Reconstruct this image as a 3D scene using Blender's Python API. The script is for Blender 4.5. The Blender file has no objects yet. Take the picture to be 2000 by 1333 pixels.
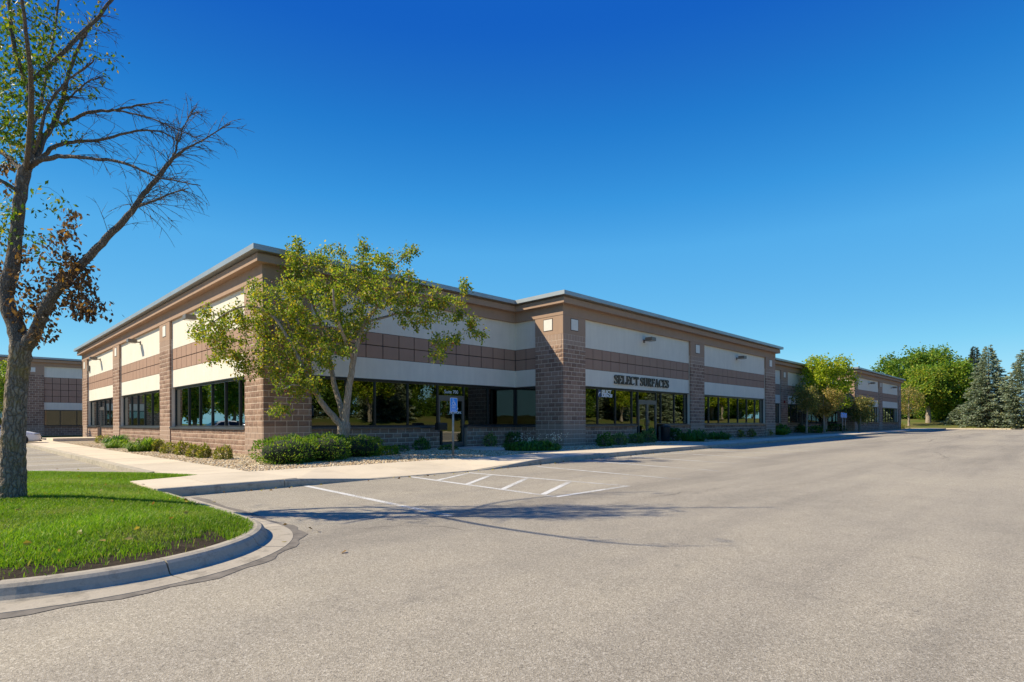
import bpy, bmesh, math, random
import numpy as np
from mathutils import Vector, Matrix

R = math.radians
PI = math.pi
random.seed(7)
rng = np.random.default_rng(11)
scene = bpy.context.scene
col = scene.collection

# ------------------------------------------------------------------ camera
FPX, CX, CY, ROLL, YAW = 1089.0, 1000.0, 825.6, 0.00377, R(44.6)
CAM = np.array([-7.40, -18.94, 1.07])
cd = bpy.data.cameras.new('camera')
cd.sensor_width = 36.0
cd.lens = 36.0 * FPX / 2000.0
cd.shift_y = (CY - 666.5) / 2000.0
cd.clip_start = 0.05
cd.clip_end = 6000.0
cam = bpy.data.objects.new('camera', cd)
col.objects.link(cam)
cam.matrix_world = (Matrix.Translation(Vector(CAM)) @ Matrix.Rotation(YAW - PI / 2, 4, 'Z')
                    @ Matrix.Rotation(PI / 2, 4, 'X') @ Matrix.Rotation(-ROLL, 4, 'Z'))
scene.camera = cam

# ------------------------------------------------------------------ sky, sun, exposure
SUN_DIR = Vector((1.0, -0.970, -1.240)).normalized()      # the way the light travels
SUN_EL = math.asin(-SUN_DIR.z)
SUN_AZ = math.atan2(-SUN_DIR.x, -SUN_DIR.y)              # clockwise from +Y
EXPOSURE = 1.06
SKY_K = 0.10 * 2 ** EXPOSURE
world = bpy.data.worlds.new('World')
scene.world = world
world.use_nodes = True
nt = world.node_tree
nt.nodes.clear()
sky = nt.nodes.new('ShaderNodeTexSky')
sky.sky_type = 'NISHITA'
sky.sun_disc = False
sky.sun_elevation = SUN_EL
sky.sun_rotation = SUN_AZ
sky.altitude = 250
sky.air_density = 1.0
sky.dust_density = 0.4
sky.ozone_density = 3.0
# the gradient of the sky in view, the same all round the horizon
geo = nt.nodes.new('ShaderNodeTexCoord')
sx = nt.nodes.new('ShaderNodeSeparateXYZ')
nt.links.new(geo.outputs['Generated'], sx.inputs[0])
hz = nt.nodes.new('ShaderNodeMath')
hz.operation = 'MULTIPLY'
nt.links.new(sx.outputs['Z'], hz.inputs[0])
nt.links.new(sx.outputs['Z'], hz.inputs[1])
h1 = nt.nodes.new('ShaderNodeMath')
h1.operation = 'SUBTRACT'
h1.inputs[0].default_value = 1.0
nt.links.new(hz.outputs[0], h1.inputs[1])
h2 = nt.nodes.new('ShaderNodeMath')
h2.operation = 'SQRT'
nt.links.new(h1.outputs[0], h2.inputs[0])
h3 = nt.nodes.new('ShaderNodeMath')
h3.operation = 'MULTIPLY'
h3.inputs[1].default_value = math.cos(YAW)
h4 = nt.nodes.new('ShaderNodeMath')
h4.operation = 'MULTIPLY'
h4.inputs[1].default_value = math.sin(YAW)
nt.links.new(h2.outputs[0], h3.inputs[0])
nt.links.new(h2.outputs[0], h4.inputs[0])
cv = nt.nodes.new('ShaderNodeCombineXYZ')
nt.links.new(h3.outputs[0], cv.inputs['X'])
nt.links.new(h4.outputs[0], cv.inputs['Y'])
nt.links.new(sx.outputs['Z'], cv.inputs['Z'])
nt.links.new(cv.outputs[0], sky.inputs['Vector'])
hsv = nt.nodes.new('ShaderNodeHueSaturation')
hsv.inputs['Saturation'].default_value = 1.25
# clear early-autumn sky: the brightness of the sky model picks the blue, deep overhead and pale at the horizon
sep = nt.nodes.new('ShaderNodeSeparateColor')
nt.links.new(hsv.outputs[0], sep.inputs[0])
sk = nt.nodes.new('ShaderNodeMath')
sk.operation = 'MULTIPLY'
sk.inputs[1].default_value = 0.165
nt.links.new(sep.outputs[1], sk.inputs[0])
cr = nt.nodes.new('ShaderNodeValToRGB')
SKY = [(0.17, (0.006, 0.100, 0.478)), (0.205, (0.007, 0.107, 0.491)), (0.221, (0.0116, 0.138, 0.515)), (0.241, (0.0152, 0.181, 0.565)), (0.292, (0.037, 0.279, 0.672)), (0.354, (0.080, 0.376, 0.750)), (0.556, (0.150, 0.490, 0.807)), (0.677, (0.205, 0.575, 0.835)), (0.85, (0.32, 0.68, 0.87)), (1.0, (0.40, 0.70, 0.87))]
el = cr.color_ramp.elements
el[0].position, el[0].color = SKY[0][0], (*SKY[0][1], 1)
el[1].position, el[1].color = SKY[-1][0], (*SKY[-1][1], 1)
for p_, c_ in SKY[1:-1]:
    e_ = el.new(p_)
    e_.color = (*c_, 1)
nt.links.new(sk.outputs[0], cr.inputs['Fac'])
com = nt.nodes.new('ShaderNodeVectorMath')
com.operation = 'SCALE'
com.inputs['Scale'].default_value = 1.10 / SKY_K
nt.links.new(cr.outputs['Color'], com.inputs[0])
bg = nt.nodes.new('ShaderNodeBackground')
bg.inputs['Strength'].default_value = 0.10
wo = nt.nodes.new('ShaderNodeOutputWorld')
nt.links.new(sky.outputs[0], hsv.inputs['Color'])
nt.links.new(com.outputs[0], bg.inputs['Color'])
nt.links.new(bg.outputs[0], wo.inputs['Surface'])

sl = bpy.data.lights.new('sun', 'SUN')
sl.energy = 3.4
sl.angle = R(0.53)
sl.color = (1.0, 0.89, 0.67)
sun = bpy.data.objects.new('sun', sl)
col.objects.link(sun)
sun.rotation_euler = SUN_DIR.to_track_quat('-Z', 'Y').to_euler()

vs = scene.view_settings
vs.view_transform = 'Standard'
vs.look = 'None'
vs.exposure = EXPOSURE
vs.gamma = 1.0
vs.use_curve_mapping = False
scene.cycles.max_bounces = 8
scene.cycles.transparent_max_bounces = 12
scene.cycles.use_denoising = True

# ------------------------------------------------------------------ surveying helpers
SY, CYW = math.sin(YAW), math.cos(YAW)

def ray(px, py):
    u = (px - CX) / FPX
    v = (CY - py) / FPX
    u2 = u * math.cos(ROLL) + v * math.sin(ROLL)
    v2 = v * math.cos(ROLL) - u * math.sin(ROLL)
    return np.array([SY * u2 + CYW, -CYW * u2 + SY, v2])

def gp(px, py, z=0.0):                   # a point of the photograph on level z
    r = ray(px, py)
    return CAM + r * ((z - CAM[2]) / r[2])

def dp(px, py, d):                       # a point of the photograph at distance d
    return CAM + ray(px, py) * d

def dist_of(p):
    d = np.asarray(p, float) - CAM
    return CYW * d[0] + SY * d[1]

# ------------------------------------------------------------------ mesh helpers
class MB:
    def __init__(self):
        self.v, self.f, self.c, self.fa = [], [], [], []
        self.n = 0

    def add(self, verts, faces, colr=None):
        verts = np.asarray(verts, float)
        self.v.append(verts)
        self.f.extend([[i + self.n for i in fc] for fc in faces])
        if colr is not None:
            self.c.append(np.broadcast_to(np.asarray(colr, float), (len(verts), 3)))
        self.n += len(verts)
        return self

    def box(self, x0, x1, y0, y1, z0, z1, colr=None):
        if x1 < x0: x0, x1 = x1, x0
        if y1 < y0: y0, y1 = y1, y0
        v = [(x0, y0, z0), (x1, y0, z0), (x1, y1, z0), (x0, y1, z0), (x0, y0, z1), (x1, y0, z1), (x1, y1, z1), (x0, y1, z1)]
        return self.add(v, [(0, 3, 2, 1), (4, 5, 6, 7), (0, 1, 5, 4), (1, 2, 6, 5), (2, 3, 7, 6), (3, 0, 4, 7)], colr)

    def prism(self, poly, z0, z1, top=True):     # ccw polygon in xy
        n = len(poly)
        zt = z1 if isinstance(z1, (list, tuple)) else [z1] * n
        v = [(p[0], p[1], z0) for p in poly] + [(p[0], p[1], zt[i]) for i, p in enumerate(poly)]
        f = [tuple(range(n, 2 * n)), tuple(range(n - 1, -1, -1))]
        f += [(i, (i + 1) % n, n + (i + 1) % n, n + i) for i in range(n)]
        return self.add(v, f)

    def tube(self, pts, rad, n=6, cap=True, colr=None):
        pts = [np.asarray(p, float) for p in pts]
        m = len(pts)
        vs_ = np.zeros((m * n, 3))
        up = np.array([0.31, 0.17, 0.93])
        for i in range(m):
            t = pts[min(i + 1, m - 1)] - pts[max(i - 1, 0)]
            t = t / (np.linalg.norm(t) + 1e-9)
            if i == 0:
                a = np.cross(t, up)
                if np.linalg.norm(a) < 0.1: a = np.cross(t, [1, 0, 0])
            else:
                a = a - t * np.dot(a, t)
            a = a / (np.linalg.norm(a) + 1e-9)
            b = np.cross(t, a)
            for k in range(n):
                w = 2 * PI * k / n
                vs_[i * n + k] = pts[i] + rad[i] * (math.cos(w) * a + math.sin(w) * b)
        f = []
        for i in range(m - 1):
            for k in range(n):
                f.append((i * n + k, i * n + (k + 1) % n, (i + 1) * n + (k + 1) % n, (i + 1) * n + k))
        if cap:
            f.append(tuple(range(n - 1, -1, -1)))
            f.append(tuple(range((m - 1) * n, m * n)))
        return self.add(vs_, f, colr)

    def ellipsoid(self, c, r, nu=12, nv=8, colr=None):
        v, f = [], []
        for j in range(nv + 1):
            th = PI * j / nv
            for i in range(nu):
                ph = 2 * PI * i / nu
                v.append((c[0] + r[0] * math.sin(th) * math.cos(ph), c[1] + r[1] * math.sin(th) * math.sin(ph), c[2] + r[2] * math.cos(th)))
        for j in range(nv):
            for i in range(nu):
                f.append((j * nu + i, (j + 1) * nu + i, (j + 1) * nu + (i + 1) % nu, j * nu + (i + 1) % nu))
        return self.add(v, f, colr)

    def mesh(self, name, mat=None, smooth=False):
        me = bpy.data.meshes.new(name)
        v = np.concatenate(self.v) if self.v else np.zeros((0, 3))
        nf = len(self.f)
        lens = np.fromiter((len(x) for x in self.f), int, nf)
        idx = np.fromiter((i for x in self.f for i in x), int, int(lens.sum()))
        for fa in self.fa:                       # whole arrays of equal faces
            lens = np.concatenate([lens, np.full(len(fa), fa.shape[1])])
            idx = np.concatenate([idx, fa.ravel()])
        nf = len(lens)
        me.vertices.add(len(v))
        me.vertices.foreach_set('co', v.ravel())
        me.loops.add(len(idx))
        me.loops.foreach_set('vertex_index', idx)
        me.polygons.add(nf)
        st = np.concatenate([[0], np.cumsum(lens)[:-1]]) if nf else np.zeros(0, int)
        me.polygons.foreach_set('loop_start', st)
        me.polygons.foreach_set('loop_total', lens)
        me.polygons.foreach_set('use_smooth', np.full(nf, smooth))
        if self.c:
            cc = np.concatenate(self.c)
            a = me.color_attributes.new('Col', 'FLOAT_COLOR', 'POINT')
            a.data.foreach_set('color', np.concatenate([cc, np.ones((len(cc), 1))], 1).ravel())
        me.update(calc_edges=True)
        if mat: me.materials.append(mat)
        return me

    def build(self, name, mat, parent=None, smooth=False, **tags):
        return obj(name, self.mesh(name, mat, smooth), parent, **tags)

def obj(name, data, parent=None, **tags):
    o = bpy.data.objects.new(name, data)
    col.objects.link(o)
    if parent is not None: o.parent = parent
    for k, v in tags.items(): o[k] = v
    return o

def thing(name, label, category, loc=(0, 0, 0), rz=0.0, group=None):
    o = bpy.data.objects.new(name, None)
    o.empty_display_size = 0.2
    col.objects.link(o)
    o.location = loc
    o.rotation_euler = (0, 0, rz)
    o['label'] = label
    o['category'] = category
    if group: o['group'] = group
    return o

def copy_tree(o, parent=None):
    c = o.copy()
    col.objects.link(c)
    c.parent = parent
    for ch in list(o.children): copy_tree(ch, c)
    return c

def bev(o, w=0.01, seg=2):
    m = o.modifiers.new('bevel', 'BEVEL')
    m.width = w
    m.segments = seg
    m.limit_method = 'ANGLE'
    return o

# ------------------------------------------------------------------ materials
MAT = {}

class NT:
    def __init__(self, name):
        self.m = bpy.data.materials.new(name)
        self.m.use_nodes = True
        self.t = self.m.node_tree
        self.p = self.t.nodes['Principled BSDF']
        MAT[name] = self.m

    def n(self, kind, **kw):
        x = self.t.nodes.new(kind)
        for k, v in kw.items():
            if k in x.inputs: x.inputs[k].default_value = v
            else: setattr(x, k, v)
        return x

    def l(self, a, b):
        self.t.links.new(a, b)

    def noise(self, scale, detail=4, rough=0.55, vec=None, stretch=None):
        x = self.n('ShaderNodeTexNoise', Scale=scale, Detail=detail, Roughness=rough)
        self.l(self.vec(stretch) if vec is None else vec, x.inputs['Vector'])
        return x.outputs['Fac']

    def vec(self, stretch=None):
        if not hasattr(self, '_tc'):
            g = self.n('ShaderNodeNewGeometry')
            self._tc = g.outputs['Position']
        if stretch is None: return self._tc
        mp = self.n('ShaderNodeMapping')
        mp.inputs['Scale'].default_value = stretch
        self.l(self._tc, mp.inputs['Vector'])
        return mp.outputs[0]

    def ramp(self, fac, stops):
        r = self.n('ShaderNodeValToRGB')
        e = r.color_ramp.elements
        e[0].position, e[0].color = stops[0][0], (*stops[0][1], 1)
        e[1].position, e[1].color = stops[-1][0], (*stops[-1][1], 1)
        for p, c in stops[1:-1]:
            x = e.new(p)
            x.color = (*c, 1)
        self.l(fac, r.inputs['Fac'])
        return r.outputs['Color']

    def mix(self, fac, a, b, mode='MIX'):
        x = self.n('ShaderNodeMix', data_type='RGBA', blend_type=mode)
        for s, v in ((0, fac), (6, a), (7, b)):
            if isinstance(v, (int, float)): x.inputs[s].default_value = v
            elif isinstance(v, tuple): x.inputs[s].default_value = (*v, 1)
            else: self.l(v, x.inputs[s])
        return x.outputs[2]

    def math(self, op, a, b=0.0):
        x = self.n('ShaderNodeMath', operation=op)
        for i, v in enumerate((a, b)):
            if isinstance(v, (int, float)): x.inputs[i].default_value = v
            else: self.l(v, x.inputs[i])
        return x.outputs[0]

    def bump(self, h, strength=0.3, dist=0.01):
        b = self.n('ShaderNodeBump', Strength=strength, Distance=dist)
        self.l(h, b.inputs['Height'])
        self.l(b.outputs[0], self.p.inputs['Normal'])

    def base(self, c):
        if isinstance(c, tuple): self.p.inputs['Base Color'].default_value = (*c, 1)
        else: self.l(c, self.p.inputs['Base Color'])

    def rough(self, v, spec=None, metal=None):
        if isinstance(v, (int, float)): self.p.inputs['Roughness'].default_value = v
        else: self.l(v, self.p.inputs['Roughness'])
        if spec is not None: self.p.inputs['Specular IOR Level'].default_value = spec
        if metal is not None: self.p.inputs['Metallic'].default_value = metal

def C3(c, k): return tuple(min(1, x * k) for x in c)

def stucco(name, c, var=0.10, bump=0.25):
    m = NT(name)
    a = m.noise(1.3, 5, 0.6)
    st = m.noise(2.0, 4, 0.6, stretch=(3.0, 3.0, 0.35))
    f = m.math('ADD', m.math('MULTIPLY', a, 0.5), m.math('MULTIPLY', st, 0.5))
    m.base(m.ramp(f, [(0.3, C3(c, 1 - var)), (0.7, C3(c, 1 + var * 0.6))]))
    m.rough(0.85, 0.25)
    m.bump(m.noise(160, 3, 0.6), bump, 0.004)
    return m.m

def plain(name, c, rough=0.5, metal=0.0, var=0.0, scale=5.0, spec=0.5):
    m = NT(name)
    if var:
        m.base(m.ramp(m.noise(scale, 4), [(0.3, C3(c, 1 - var)), (0.7, C3(c, 1 + var))]))
    else:
        m.base(c)
    m.rough(rough, spec, metal)
    return m.m

stucco('cream', (0.745, 0.69, 0.585), 0.09)
stucco('brown_trim', (0.385, 0.258, 0.182), 0.10)
stucco('brown_panel', (0.375, 0.238, 0.172), 0.10)
plain('joint_dark', (0.035, 0.024, 0.02), 0.9)
stucco('smooth_block', (0.38, 0.265, 0.20), 0.10, 0.3)
stucco('light_block', (0.42, 0.34, 0.285), 0.10, 0.3)
stucco('mortar', (0.74, 0.61, 0.49), 0.10)
plain('plaque', (0.74, 0.70, 0.63), 0.6, var=0.04)
plain('frame_black', (0.018, 0.018, 0.020), 0.35)
plain('frame_grey', (0.14, 0.135, 0.13), 0.35, 0.4)
plain('sill_metal', (0.10, 0.105, 0.115), 0.28, 0.6, var=0.15)
plain('coping', (0.36, 0.385, 0.39), 0.40, 0.35, var=0.07, scale=1.2)
plain('lamp_bronze', (0.19, 0.16, 0.13), 0.45, 0.2)
plain('lamp_lens', (0.6, 0.6, 0.55), 0.2)
plain('black_plastic', (0.012, 0.012, 0.013), 0.45)
plain('galvanised', (0.36, 0.345, 0.32), 0.5, 0.45, var=0.2, scale=9)
plain('sign_blue', (0.004, 0.25, 0.85), 0.35)
plain('sign_white', (0.75, 0.78, 0.80), 0.4)
plain('letter_bronze', (0.105, 0.085, 0.062), 0.45, 0.3, var=0.15)
plain('decal_blue', (0.02, 0.05, 0.17), 0.4)
plain('decal_white', (0.90, 0.91, 0.93), 0.4)
plain('interior_wall', (0.22, 0.20, 0.17), 0.9)
plain('interior_floor', (0.10, 0.09, 0.08), 0.9)
plain('interior_column', (0.55, 0.50, 0.40), 0.8)
plain('roof_membrane', (0.25, 0.25, 0.24), 0.9)
plain('red_bell', (0.35, 0.03, 0.02), 0.4)

def block_mat():
    m = NT('split_block')
    oi = m.n('ShaderNodeObjectInfo')
    at = m.n('ShaderNodeAttribute', attribute_name='Col')
    r = m.math('FRACT', m.math('ADD', oi.outputs['Random'], at.outputs['Fac']))
    big = m.noise(9, 4, 0.65)
    f = m.math('ADD', m.math('MULTIPLY', r, 0.55), m.math('MULTIPLY', big, 0.45))
    c = m.ramp(f, [(0.15, (0.205, 0.126, 0.092)), (0.5, (0.285, 0.180, 0.130)), (0.85, (0.380, 0.250, 0.182))])
    sp = m.noise(85, 3, 0.7)
    c2 = m.mix(m.ramp(sp, [(0.55, (0, 0, 0)), (0.75, (1, 1, 1))]), c, (0.46, 0.34, 0.26))
    m.base(c2)
    m.rough(0.92, 0.2)
    h = m.math('ADD', m.noise(26, 4, 0.7), m.math('MULTIPLY', sp, 0.5))
    m.bump(h, 0.8, 0.012)
block_mat()

def glass_mat():
    m = NT('window_glass')
    t = m.t
    t.nodes.remove(m.p)
    gl = m.n('ShaderNodeBsdfGlossy')
    gl.inputs['Roughness'].default_value = 0.0
    gl.inputs['Color'].default_value = (0.86, 0.90, 0.84, 1)
    wv = m.noise(0.9, 2, 0.5)
    b = m.n('ShaderNodeBump', Strength=0.035, Distance=0.05)
    m.l(wv, b.inputs['Height'])
    m.l(b.outputs[0], gl.inputs['Normal'])
    tr = m.n('ShaderNodeBsdfTransparent')
    tr.inputs['Color'].default_value = (0.13, 0.145, 0.13, 1)
    fr = m.n('ShaderNodeFresnel')
    fr.inputs['IOR'].default_value = 2.2
    fac = m.math('MAXIMUM', m.math('MINIMUM', m.math('SUBTRACT', m.math('MULTIPLY', fr.outputs[0], 2.3), 0.15), 0.9), 0.1)
    mx = m.n('ShaderNodeMixShader')
    m.l(fac, mx.inputs[0])
    m.l(tr.outputs[0], mx.inputs[1])
    m.l(gl.outputs[0], mx.inputs[2])
    m.l(mx.outputs[0], t.nodes['Material Output'].inputs['Surface'])
glass_mat()

def concrete(name, c, dirt=0.45, dlo=0.60):
    m = NT(name)
    big = m.noise(0.9, 6, 0.65)
    fine = m.noise(60, 4, 0.7)
    k = m.ramp(big, [(0.3, C3(c, 0.80)), (0.5, c), (0.72, C3(c, 1.10))])
    k = m.mix(0.35, k, m.ramp(fine, [(0.3, C3(c, 0.72)), (0.7, C3(c, 1.2))]))
    st = m.noise(5.0, 6, 0.75)
    k = m.mix(m.ramp(st, [(dlo, (0, 0, 0)), (dlo + 0.15, (dirt, dirt, dirt))]), k, C3(c, 0.50))
    oi = m.n('ShaderNodeObjectInfo')
    k = m.mix(1.0, k, m.ramp(oi.outputs['Random'], [(0, (0.90, 0.90, 0.90)), (1, (1.06, 1.05, 1.03))]), 'MULTIPLY')
    m.base(k)
    m.rough(0.9, 0.25)
    m.bump(m.noise(130, 4, 0.7), 0.35, 0.004)
concrete('concrete', (0.66, 0.565, 0.43))
concrete('kerb_concrete', (0.46, 0.405, 0.32), 0.75, 0.50)

def asphalt():
    m = NT('asphalt')
    big = m.noise(0.16, 6, 0.62)
    mid = m.noise(2.3, 5, 0.65)
    v = m.n('ShaderNodeTexVoronoi', Scale=140.0)
    m.l(m.vec(), v.inputs['Vector'])
    vb = m.n('ShaderNodeSeparateColor')
    m.l(v.outputs['Color'], vb.inputs[0])
    c = m.ramp(vb.outputs[0], [(0.0, (0.140, 0.120, 0.100)), (0.35, (0.240, 0.212, 0.178)), (0.75, (0.345, 0.308, 0.258)), (1.0, (0.56, 0.51, 0.44))])
    c = m.mix(0.45, c, (0.325, 0.288, 0.222))
    v2 = m.n('ShaderNodeTexVoronoi', Scale=85.0)
    m.l(m.vec(), v2.inputs['Vector'])
    vb2 = m.n('ShaderNodeSeparateColor')
    m.l(v2.outputs['Color'], vb2.inputs[0])
    c = m.mix(m.ramp(vb2.outputs[1], [(0.92, (0, 0, 0)), (0.97, (0.35, 0.35, 0.35))]), c, (0.60, 0.56, 0.49))
    c = m.mix(m.ramp(vb2.outputs[2], [(0.90, (0, 0, 0)), (0.97, (0.5, 0.5, 0.5))]), c, (0.085, 0.077, 0.068))
    g = m.ramp(m.math('ADD', m.math('MULTIPLY', big, 0.65), m.math('MULTIPLY', mid, 0.35)),
               [(0.32, (0.92, 0.92, 0.91)), (0.5, (1.12, 1.11, 1.08)), (0.70, (1.26, 1.25, 1.19))])
    c = m.mix(1.0, c, g, 'MULTIPLY')
    wear = m.noise(1.0, 4, 0.6, stretch=(0.05, 0.55, 1.0))           # worn wheel lanes along the aisle
    c = m.mix(1.0, c, m.ramp(wear, [(0.36, (0.78, 0.78, 0.79)), (0.50, (0.97, 0.97, 0.97)), (0.66, (1.07, 1.065, 1.04))]), 'MULTIPLY')
    oil = m.noise(0.8, 3, 0.5)
    spots = m.noise(5.5, 4, 0.7)
    om = m.math('MULTIPLY', m.ramp(oil, [(0.60, (0, 0, 0)), (0.72, (1, 1, 1))]), m.ramp(spots, [(0.52, (0, 0, 0)), (0.66, (0.40, 0.40, 0.40))]))
    c = m.mix(om, c, (0.10, 0.09, 0.08))
    m.base(c)
    m.rough(0.88, 0.3)
    h = m.math('ADD', m.math('MULTIPLY', v.outputs['Distance'], 1.0), m.math('MULTIPLY', m.noise(45, 3, 0.7), 0.6))
    m.bump(h, 0.40, 0.006)
asphalt()
plain('asphalt_edge', (0.17, 0.148, 0.122), 0.9, var=0.3, scale=12)

def paint():
    m = NT('road_paint')
    w = m.math('ADD', m.math('MULTIPLY', m.noise(48, 4, 0.75), 0.75), m.math('MULTIPLY', m.noise(3.0, 3), 0.35))
    mask = m.ramp(w, [(0.44, (0, 0, 0)), (0.56, (1, 1, 1))])
    m.base(m.ramp(m.noise(20, 4), [(0.3, (0.60, 0.585, 0.55)), (0.7, (0.74, 0.73, 0.70))]))
    m.rough(0.75, 0.3)
    tr = m.n('ShaderNodeBsdfTransparent')
    mx = m.n('ShaderNodeMixShader')
    at = m.n('ShaderNodeAttribute', attribute_name='Col')
    k = m.math('MAXIMUM', m.math('MINIMUM', m.math('ADD', mask, at.outputs['Fac']), 0.96), 0.0)
    wear = m.n('ShaderNodeSeparateColor')
    m.l(at.outputs['Color'], wear.inputs[0])
    m.l(k, mx.inputs[0])
    m.l(tr.outputs[0], mx.inputs[1])
    m.l(m.p.outputs[0], mx.inputs[2])
    m.l(mx.outputs[0], m.t.nodes['Material Output'].inputs['Surface'])
paint()

def faint():
    m = NT('faded_paint')
    mask = m.ramp(m.noise(60, 4, 0.8), [(0.50, (0, 0, 0)), (0.60, (0.8, 0.8, 0.8))])
    m.base((0.58, 0.55, 0.50))
    m.rough(0.8)
    tr = m.n('ShaderNodeBsdfTransparent')
    mx = m.n('ShaderNodeMixShader')
    m.l(mask, mx.inputs[0])
    m.l(tr.outputs[0], mx.inputs[1])
    m.l(m.p.outputs[0], mx.inputs[2])
    m.l(mx.outputs[0], m.t.nodes['Material Output'].inputs['Surface'])
faint()

def soil(name, a, b, scale):
    m = NT(name)
    m.base(m.ramp(m.noise(scale, 6, 0.7), [(0.3, a), (0.7, b)]))
    m.rough(0.95, 0.1)
    m.bump(m.noise(scale * 4, 4, 0.7), 0.7, 0.03)
soil('lawn_soil', (0.030, 0.024, 0.016), (0.075, 0.055, 0.038), 9.0)
soil('far_grass', (0.055, 0.105, 0.016), (0.100, 0.125, 0.026), 0.7)
soil('berm_grass', (0.075, 0.125, 0.018), (0.170, 0.130, 0.055), 0.16)

def gravel_bed():
    m = NT('gravel_bed')
    v = m.n('ShaderNodeTexVoronoi', Scale=22.0)
    m.l(m.vec(), v.inputs['Vector'])
    s = m.n('ShaderNodeSeparateColor')
    m.l(v.outputs['Color'], s.inputs[0])
    c = m.ramp(s.outputs[0], [(0.0, (0.20, 0.14, 0.09)), (0.5, (0.40, 0.31, 0.21)), (1.0, (0.60, 0.52, 0.40))])
    m.base(c)
    m.rough(0.9, 0.2)
    m.bump(m.math('SUBTRACT', 1.0, v.outputs['Distance']), 0.9, 0.05)
gravel_bed()

def col_mat(name, rough=0.8, trans=0.0, bump=None):
    m = NT(name)
    a = m.n('ShaderNodeAttribute', attribute_name='Col')
    m.base(a.outputs['Color'])
    m.rough(rough, 0.25)
    if bump: m.bump(m.noise(bump, 3), 0.5, 0.01)
    if trans:
        tl = m.n('ShaderNodeBsdfTranslucent')
        k = m.mix(1.0, a.outputs['Color'], (1.5, 1.6, 0.7), 'MULTIPLY')
        m.l(k, tl.inputs['Color'])
        mx = m.n('ShaderNodeMixShader')
        mx.inputs[0].default_value = trans
        m.l(m.p.outputs[0], mx.inputs[1])
        m.l(tl.outputs[0], mx.inputs[2])
        m.l(mx.outputs[0], m.t.nodes['Material Output'].inputs['Surface'])
col_mat('leaf', 0.5, 0.42)
col_mat('grass_blade', 0.55, 0.30)
col_mat('needle', 0.7, 0.08)
col_mat('stone', 0.85)

def bark(name, a, b, c, scale, moss=False):
    m = NT(name)
    v = m.n('ShaderNodeTexVoronoi', Scale=scale)
    v.feature = 'DISTANCE_TO_EDGE'
    wob = m.noise(scale * 0.6, 3)
    mp = m.n('ShaderNodeMapping')
    mp.inputs['Scale'].default_value = (1.0, 1.0, 0.22)
    ad = m.n('ShaderNodeVectorMath', operation='ADD')
    m.l(m.vec(), ad.inputs[0])
    sc = m.n('ShaderNodeVectorMath', operation='SCALE')
    sc.inputs['Scale'].default_value = 0.10
    nz = m.n('ShaderNodeTexNoise', Scale=scale * 0.35, Detail=3.0)
    m.l(m.vec(), nz.inputs['Vector'])
    m.l(nz.outputs['Color'], sc.inputs[0])
    m.l(sc.outputs[0], ad.inputs[1])
    m.l(ad.outputs[0], mp.inputs['Vector'])
    m.l(mp.outputs[0], v.inputs['Vector'])
    d = v.outputs['Distance']
    k = m.ramp(d, [(0.0, a), (0.12, b), (0.5, c)])
    k = m.mix(0.35, k, m.ramp(m.noise(scale * 1.6, 4, 0.7), [(0.3, a), (0.7, c)]))
    if moss: k = m.mix(m.ramp(m.noise(3.2, 4, 0.7), [(0.52, (0, 0, 0)), (0.66, (0.55, 0.55, 0.55))]), k, (0.30, 0.21, 0.05))
    m.base(k)
    m.rough(0.95, 0.15)
    m.bump(m.math('ADD', m.math('MINIMUM', d, 0.3), m.math('MULTIPLY', m.noise(scale * 2, 4), 0.25)), 1.0, 0.05)
bark('bark_rugged', (0.055, 0.042, 0.030), (0.245, 0.195, 0.145), (0.42, 0.35, 0.27), 24.0, True)
bark('bark_smooth', (0.20, 0.16, 0.12), (0.37, 0.305, 0.235), (0.50, 0.42, 0.33), 16.0)
bark('bark_branch', (0.085, 0.070, 0.057), (0.17, 0.145, 0.12), (0.26, 0.225, 0.185), 30.0)

# ------------------------------------------------------------------ ground, lot, sidewalks
ZA = -0.15
MB().add([(-2500, -2500, -0.22), (2500, -2500, -0.22), (2500, 2500, -0.22), (-2500, 2500, -0.22)], [(0, 1, 2, 3)]).build(
    'ground', MAT['far_grass'], kind='structure', label='flat grassy ground around the parking lot')
MB().add([(-60, -34, ZA), (95, -34, ZA), (95, 44, ZA), (-60, 44, ZA)], [(0, 1, 2, 3)]).build(
    'parking_lot', MAT['asphalt'], kind='structure', label='worn tan grey asphalt parking lot')

# island kerb with gutter: profile swept round the nose of the lawn
ICX, ICY, IR = -6.55, -12.22, 1.55
def island_path():
    p = []
    for y in np.linspace(-8.75, ICY, 8): p.append((ICX + IR, y, 1, 0))
    for a in np.linspace(0, -PI, 41)[1:]: p.append((ICX + IR * math.cos(a), ICY + IR * math.sin(a), math.cos(a), math.sin(a)))
    for y in np.linspace(ICY, -1.5, 12)[1:]: p.append((ICX - IR, y, -1, 0))
    return p
IP = island_path()
PROF = [(-0.06, -0.12), (-0.06, -0.045), (-0.02, -0.022), (0.045, -0.020), (0.085, -0.030), (0.11, -0.052), (0.135, -0.100), (0.155, -0.126), (0.185, -0.136), (0.40, -0.143), (0.402, -0.30)]
kerb = thing('kerb', 'grey concrete kerb and gutter round the lawn island', 'kerb')
kerb['kind'] = 'structure'
cuts = [0, 8, 16, 24, 32, 40, 48, len(IP) - 1]
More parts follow.
